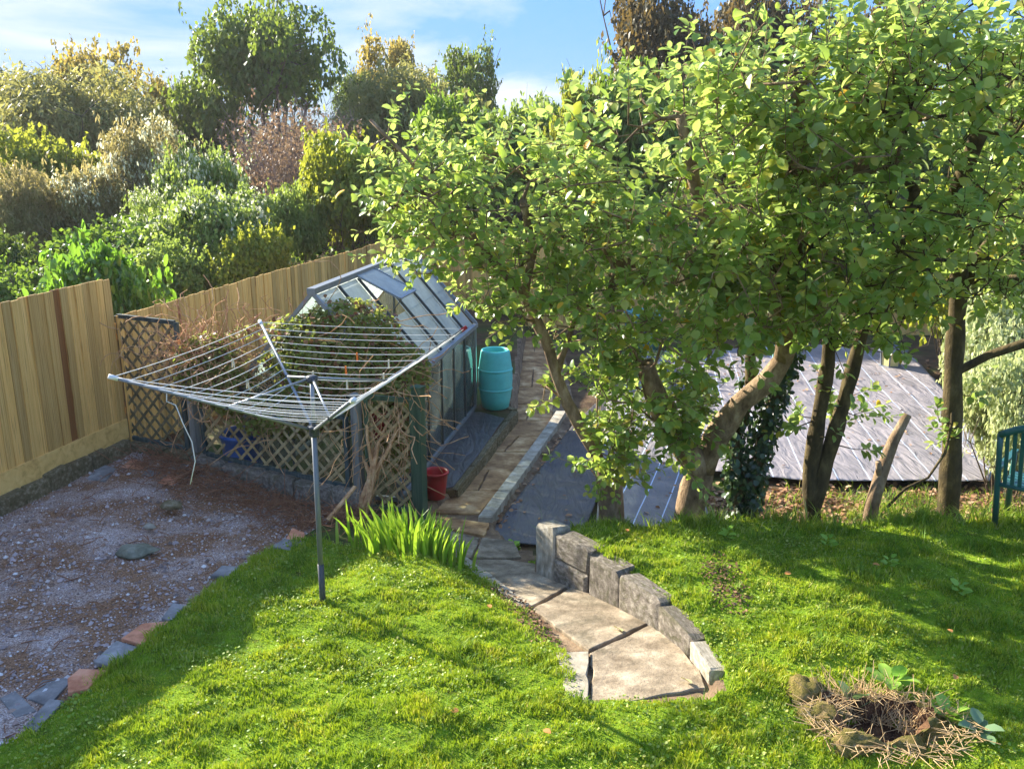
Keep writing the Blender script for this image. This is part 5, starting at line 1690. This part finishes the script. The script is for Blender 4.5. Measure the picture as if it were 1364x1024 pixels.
# broad-leaved weeds by the stump and under the trees
M_weed = leaf_mat('weed_leaf', [c8(104, 150, 44), c8(134, 176, 60), c8(156, 192, 78)], .35, c8(190, 220, 70), .45, .35, 3, .15)
M_weedd = leaf_mat('blue_green_weed_leaf', [c8(92, 122, 80), c8(120, 146, 104)], .25, c8(150, 180, 90), .45, .35, 3, .15)
def rosette(label, cx, cy, n, leaf, mat, seed, group=None, lift=.5):
    g = np.random.default_rng(seed)
    z = float(H(cx, cy)) + .02
    a = np.arange(n) * 2.4 + g.normal(size=n) * .2
    D = np.stack([np.cos(a), np.sin(a), lift * g.uniform(.4, 1.4, n)], -1)
    P = np.stack([cx + np.cos(a) * .02, cy + np.sin(a) * .02, z + np.linspace(0, .07, n)], -1)
    t = thing('weed', label, 'weed', (cx, cy, z - .02), group)
    Vv, Ff = leaves(P, D, np.tile([0, 0, 1.0], (n, 1)) + g.normal(size=(n, 3)) * .2, g.uniform(leaf * .7, leaf * 1.2, n), LEAF)
    link('leaves', np_mesh('leaves', Vv - np.array(wloc(t)), Ff, True), mat, t)
rosette('broad leaved pale green weed behind the hollow stump', 2.62, 5.50, 9, .16, M_weed, 1)
rosette('upright pale green weed beside the hollow stump', 2.86, 5.14, 8, .15, M_weed, 2, lift=1.0)
rosette('blue green weed next to the upright pale one', 2.98, 4.98, 7, .12, M_weedd, 3)
rosette('grey green leaf tuft inside the hollow stump', 2.30, 5.32, 3, .13, M_weedd, 4, lift=1.6)
for i, (x_, y_) in enumerate(((4.2, 6.3), (4.45, 6.7), (3.7, 6.75), (3.3, 7.2), (4.6, 7.2), (2.9, 7.6), (2.0, 7.75))):
    rosette('small leafy weed in the shaded part of the right lawn', x_, y_, 9, .075, M_weed, 20 + i, 'weeds in the shaded lawn')
for i, (x_, y_) in enumerate(((3.05, 9.35), (3.6, 9.3), (4.4, 9.2), (2.3, 9.4), (4.1, 9.7))):
    rosette('leafy weed at the foot of the fruit trees', x_, y_, 12, .11, M_weed, 40 + i, 'weeds under the fruit trees')
rosette('lime green sedum tuft at the corner of the dark membrane', 0.02, 9.12, 30, .07, M_weed, 60, lift=.9)

# rough grass on the bank under the trees and beside the chair
def rough_d(x, y):
    a = np.exp(-((y - 8.75) / .45) ** 2) * (x > .3)
    b = np.exp(-(((x - 4.9) / 1.1) ** 2 + ((y - 9.8) / .8) ** 2))
    return np.clip(a * .7 * (wob(x, y, 3.5, 4) > -.25) + b, 0, 1) * (x < 6.5)
grass('rough_grass', 20000, (.3, 6.6, 8.0, 11.2), .06, .16, 'longer rough grass on the bank under the fruit trees', M_rough, .005, rough_d, .8)

# ---------------------------------------------------------------- leaf litter
M_litter = leaf_mat('fallen_leaf_litter', [c8(110, 76, 52), c8(148, 108, 78), c8(178, 140, 106), c8(132, 92, 62), c8(196, 164, 128)], .12, c8(190, 140, 80), .8, .2, 2, .2)
def litter(name, n, dens, region, size, label, mat, lift=.02):
    x = rng.uniform(region[0], region[1], n * 6)
    y = rng.uniform(region[2], region[3], n * 6)
    k = rng.random(n * 6) < dens(x, y)
    x, y = x[k][:n], y[k][:n]
    P = np.stack([x, y, H(x, y) + rng.uniform(.004, lift, len(x))], -1)
    a = rng.uniform(0, 6.28, len(x))
    D = np.stack([np.cos(a), np.sin(a), rng.normal(size=len(x)) * .25], -1)
    Vv, Ff = leaves(P, D, np.tile([0, 0, 1.], (len(x), 1)) + rng.normal(size=(len(x), 3)) * .35, rng.uniform(*size, len(x)), LEAF)
    return props(link(name, np_mesh(name, Vv, Ff, True), mat), label, 'leaves', kind='stuff')
litter('leaf_litter', 5200, lambda x, y: np.exp(-((y - 10.1) / .8) ** 2) * (x > 1.9) * np.clip(.6 + wob(x, y, 2.2, 1), .1, 1), (1.5, 6.6, 8.6, 11.8), (.05, .09), 'brown fallen leaves under the fruit trees', M_litter, .05)
litter('leaf_litter', 500, lambda x, y: (x > .0) * np.exp(-(((x - 7.6) / .8) ** 2 + ((y - 17.5) / 2.5) ** 2)), (6, 9.6, 13, 21), (.07, .12), 'brown fallen leaves past the end of the striped membrane', M_litter, .06)
litter('leaf_litter', 260, lambda x, y: np.exp(-((x - np.interp(y, PRY, PRX) - .12) / .10) ** 2), (-.3, 1.6, 9.6, 13.5), (.05, .08), 'dark fallen leaves along the kerb of the dark membrane', M_litter, .06)
xm = rng.uniform(-.1, 7.6, 420)
ym = rng.uniform(9.7, 18.5, 420)
km = (xm > np.interp(ym, [9.4, 14, 19], [.0, 1.4, 3.2])) & (xm < np.interp(ym, [9.4, 11.4, 12, 18.5], [1.9, 2.6, 6.6, 8.2]))
xm, ym = xm[km], ym[km]
zm = np.interp(ym, [8, 11, 21], [-.60, -.67, -.78]) + np.where(xm > np.interp(ym, [9.5, 19], [.9, 3.0]), .03, .0) + np.where((xm > 2.6) & (ym > 11.4), .028, 0) + .02
am = rng.uniform(0, 6.28, len(xm))
Vv, Ff = leaves(np.stack([xm, ym, zm], -1), np.stack([np.cos(am), np.sin(am), 0 * am], -1), np.tile([0, 0, 1.], (len(xm), 1)) + rng.normal(size=(len(xm), 3)) * .25, rng.uniform(.04, .08, len(xm)), LEAF)
props(link('leaf_litter', np_mesh('leaf_litter', Vv, Ff, True), M_litter), 'fallen leaves scattered over the weed membranes', 'leaves', kind='stuff')
M_soilbits = leaf_mat('soil_crumbs', [c8(84, 62, 44), c8(120, 92, 68), c8(150, 120, 92)], 0.02, c8(120, 90, 60), .9, .1, 2, .2)
litter('soil_crumbs', 5000, lambda x, y: np.clip(bare(x, y) * 1.5 - .45, 0, 1), (-1.8, 2.2, 6.0, 9.2), (.012, .035), 'crumbs of bare soil beside the path', M_soilbits, .02)
M_oleaf = leaf_mat('orange_fallen_leaf', [c8(196, 112, 56), c8(210, 150, 84), c8(178, 92, 50)], .15, c8(200, 140, 70), .7, .2, 2, .1)
for i, (x_, y_) in enumerate(((3.35, 6.12), (3.1, 5.55), (2.34, 7.05), (1.1, 7.93), (.2, 5.0), (-.18, 6.75), (-.35, 5.2), (3.15, 7.2))):
    z_ = float(H(x_, y_)) + .045
    a = rng.uniform(0, 6.28)
    Vv, Ff = leaves(np.array([[0, 0, 0.]]), np.array([[math.cos(a), math.sin(a), .1]]), np.array([[.2, -.3, 1.]]), .062, LEAF)
    o = link('fallen_leaf', np_mesh('fallen_leaf', Vv, Ff, True), M_oleaf, None, (x_, y_, z_))
    props(o, 'single orange brown leaf lying on the lawn grass', 'leaf', 'fallen leaves on the lawns')
for i, (x_, y_, lb) in enumerate(((1.22, 5.72, 'pale curled leaf lying on the path beside the last wall block'), (.84, 6.62, 'pale yellow leaf lying on the middle path slab'))):
    Vv, Ff = leaves(np.array([[0, 0, 0.]]), np.array([[.5, -.8, .25]]), np.array([[.5, .3, 1.]]), .11, LEAF)
    props(link('fallen_leaf', np_mesh('fallen_leaf', Vv, Ff, True), leaf_mat('pale_fallen_leaf', [c8(206, 200, 140), c8(214, 206, 150)], .2, c8(220, 210, 140)), None, (x_, y_, float(zpath(y_)) + .03)), lb, 'leaf')

# ---------------------------------------------------------------- gravel stones, twigs and loose stones
n_ = 15000
x = rng.uniform(-6.2, -2, n_ * 2)
y = rng.uniform(4.4, 11, n_ * 2)
k_ = is_gravel(x, y) & (rng.random(n_ * 2) < np.clip(.75 + .5 * wob(x, y, 2.1, 5), .12, 1))
x, y = x[k_][:n_], y[k_][:n_]
s_ = rng.uniform(.005, .013, len(x)) * (1 + 1.3 * (rng.random(len(x)) < .10))
oc = np.array([[1, 0, 0], [0, 1, 0], [-1, 0, 0], [0, -1, 0], [0, 0, .8], [0, 0, -.8]])
of = np.array([[0, 1, 4], [1, 2, 4], [2, 3, 4], [3, 0, 4], [1, 0, 5], [2, 1, 5], [3, 2, 5], [0, 3, 5]])
jit = rng.uniform(.55, 1.35, (len(x), 6, 1))
a = rng.uniform(0, 6.28, len(x))
ca, sa = np.cos(a)[:, None], np.sin(a)[:, None]
L_ = oc[None] * jit * s_[:, None, None]
Vv = np.stack([x[:, None] + L_[..., 0] * ca - L_[..., 1] * sa, y[:, None] + L_[..., 0] * sa + L_[..., 1] * ca, H(x, y)[:, None] + L_[..., 2] + s_[:, None] * .35], -1)
M_stone = Mat('gravel_stone', .8, .3)
M_stone.color(M_stone.ramp(M_stone.island(), [(0, c8(116, 98, 88)), (.3, c8(166, 148, 140)), (.55, c8(190, 172, 166)), (.75, c8(154, 122, 98)), (.93, c8(220, 210, 202)), (1, c8(230, 224, 216))]))
props(link('gravel', np_mesh('gravel', Vv.reshape(-1, 3), (of[None] + (np.arange(len(x)) * 6)[:, None, None]).reshape(-1, 3)), M_stone.m), 'loose grey and white gravel over the bed by the tall fence', 'gravel', kind='stuff')
g = np.random.default_rng(77)
mb = MB()
for i in range(1250):
    if i < 1000:
        f = g.random()
        x_ = -4.6 + 2.9 * f + g.normal() * .15
        y_ = trellis_y(x_) - .18 - abs(g.normal()) * .38
    else:
        x_, y_ = g.uniform(-5.4, -2.4), g.uniform(5, 9.6)
        if not is_gravel(np.array(x_), np.array(y_)): continue
    z_ = float(H(x_, y_)) + g.uniform(.005, .03) + (.07 * g.random() if i < 1000 else 0)
    d = np.array([g.normal(), g.normal(), g.normal() * (.28 if i < 1000 else .05)])
    d = norm(d)
    L = g.uniform(.08, .42) if i < 1000 else g.uniform(.05, .25)
    p0 = np.array([x_, y_, z_])
    p1 = p0 + d * L
    p1[2] = max(p1[2], float(H(p1[0], p1[1])) + .004)
    mb.tube([p0, (p0 + p1) / 2 + g.normal(size=3) * [.02, .02, .008] + [0, 0, .01], p1], [.005, .004, .003], 4, False)
props(mb.build('dead_twigs', rough_mat('reddish_dead_stem', c8(104, 66, 44), c8(150, 104, 74), 12, 0.9, 0.4, 0.01, c8(192, 148, 110)), None, True), 'brown dead stems and twigs strewn below the trellis wall', 'twigs', kind='stuff')
lump('rock', 'large flat grey green stone lying on the gravel', 'stone', (-3.60, 7.95, -.09), (.17, .13, .055), rough_mat('rock_stone', c8(88, 88, 72), c8(128, 126, 104), 7, .9, .7, .02, c8(160, 156, 136)), 9)
lump('rock', 'small pale stone on the gravel behind the flat one', 'stone', (-3.72, 8.55, -.10), (.06, .04, .03), M_kerb, 12)
lump('rock', 'brown stone half covered by dead twigs', 'stone', (-3.7, 9.1, -.10), (.11, .08, .05), M_mossblock, 14)
props(MB().beam((-1.95, 8.85, -.16), (-1.72, 9.25, .06), .04, .025).build('broken_stick', M_dry), 'short broken stick leaning by the woody climber', 'stick')

# ---------------------------------------------------------------- lantern, chair, wire panel
M_lead = plain_mat('grey_lantern_roof', c8(112, 118, 128), .5, .4, .2, .12, 8)
M_pane = plain_mat('yellowed_lantern_pane', c8(206, 196, 132), .4, .4, 0, .12, 6)
lx, ly, lz = 7.7, 17.8, -.72
la = thing('garden_lantern', 'garden lantern with a grey pagoda roof and yellowed panes on the membrane', 'lantern', (lx, ly, lz))
MB().lathe((lx, ly, lz), [(.25, 0), (.25, .04), (.20, .06)], 6).build('base', M_lead, la)
for i in range(6):
    a0, a1 = math.pi / 3 * i, math.pi / 3 * (i + 1)
    p0 = Vector((lx + .19 * math.cos(a0), ly + .19 * math.sin(a0), 0))
    p1 = Vector((lx + .19 * math.cos(a1), ly + .19 * math.sin(a1), 0))
    MB().beam(p0 + UZ * (lz + .05), Vector((lx + .23 * math.cos(a0), ly + .23 * math.sin(a0), lz + .36)), .025, .025, (math.cos(a0), math.sin(a0), 0)).build('frame_bar', M_lead, la)
    q0 = Vector((lx + .215 * math.cos(a0), ly + .215 * math.sin(a0), lz + .36))
    q1 = Vector((lx + .215 * math.cos(a1), ly + .215 * math.sin(a1), lz + .36))
    i0, i1 = p0 + UZ * (lz + .06), p1 + UZ * (lz + .06)
    c_ = Vector((lx, ly, lz + .2))
    inn = [v + (c_ - v) * .03 for v in (i0, i1, q1, q0)]
    MB().add([i0, i1, q1, q0] + inn, [(0, 1, 2, 3), (7, 6, 5, 4), (0, 4, 5, 1), (1, 5, 6, 2), (2, 6, 7, 3), (3, 7, 4, 0)]).build('pane', M_pane, la)
roof = MB().lathe((lx, ly, lz), [(.32, .35), (.34, .37), (.23, .43), (.12, .50), (.05, .56)], 6).build('roof', M_lead, la)
MB().lathe((lx, ly, lz), [(.03, .555), (.035, .58), (.012, .62)], 8).build('finial', M_lead, roof)

M_chair = plain_mat('dark_green_plastic', c8(42, 96, 92), .35, .5, 0, .08, 5)
ca_ = R(-40)
c0 = Vector((4.72, 8.15, float(H(4.72, 8.15))))
cu = Vector((math.cos(ca_), math.sin(ca_), 0))          # along the width of the back
cf = Vector((-cu.y, cu.x, 0))                           # the way the sitter faces
ch = thing('garden_chair', 'dark green slatted plastic garden chair at the edge of the right lawn', 'chair', c0)
def cp(a, b, z): return c0 + cu * a + cf * b + UZ * z
W_ = .62
def back(f, z): return cp(W_ * f, -.36 * z, z)
for f in (0, 1):
    MB().tube([cp(W_ * f, .0, 0), back(f, .4), back(f, .75), back(f, 1.02 + .0 * f)], [.03, .028, .026, .028], 8).build('back_leg', M_chair, ch, True)
    MB().tube([cp(W_ * f, .5, 0), cp(W_ * f, .48, .42), cp(W_ * f, .46, .62)], [.028, .026, .024], 8).build('front_leg', M_chair, ch, True)
    MB().beam(cp(W_ * f, .50, .64), back(f, .66), .055, .03).build('armrest', M_chair, ch)
MB().tube([back(f, 1.02 + .13 * math.sin(math.pi * f)) for f in np.linspace(0, 1, 11)], .034, 8).build('top_rail', M_chair, ch, True)
MB().tube([back(f, .48) for f in (0, .5, 1)], .022, 8).build('lower_rail', M_chair, ch, True)
for i in range(9):
    f = (i + 1) / 10
    MB().beam(back(f, .48), back(f, 1.0 + .13 * math.sin(math.pi * f)), .034, .012, cf).build('slat', M_chair, ch)
for i in range(6):
    MB().beam(cp(.0, .02 + .085 * i, .42), cp(W_, .02 + .085 * i, .42), .07, .018).build('seat_slat', M_chair, ch)

M_wire = plain_mat('pale_blue_wire', c8(196, 208, 222), .4, .5, .2, .06, 8)
wp = thing('wire_panel', 'white wire mesh panel leaning among the shrubs behind the mossy trunk', 'wire panel', (6.9, 12.9, -.65))
for i in range(9):
    MB().tube([(6.75 + i * .06, 12.8 - i * .02, -.65), (6.75 + i * .06, 12.95 - i * .02, .55)], .006, 4).build('upright_wire', M_wire, wp)
for i in range(7):
    MB().tube([(6.73, 12.8 + .15 * (i / 6), -.60 + i * .185), (7.26, 12.62 + .15 * (i / 6), -.60 + i * .185)], .006, 4).build('cross_wire', M_wire, wp)

# ---------------------------------------------------------------- added scattering volume imitating the sun's veiling glare
hz_ = MB().box((0, 50, 5.0), (240, 190, 14)).build('glare_haze', None)
hm = bpy.data.materials.new('glare_haze')
hm.use_nodes = True
hn = hm.node_tree
for n_ in list(hn.nodes):
    if n_.type == 'BSDF_PRINCIPLED': hn.nodes.remove(n_)
pv = hn.nodes.new('ShaderNodeVolumePrincipled')
pv.inputs['Color'].default_value = (1.0, 0.97, 0.92, 1)
pv.inputs['Density'].default_value = 0.0005
pv.inputs['Anisotropy'].default_value = 0.3
hn.links.new(pv.outputs[0], [n_ for n_ in hn.nodes if n_.type == 'OUTPUT_MATERIAL'][0].inputs['Volume'])
hz_.data.materials.append(hm)
props(hz_, 'thin scattering volume added to imitate lens glare over the garden and bank', 'glare_haze', kind='stuff')
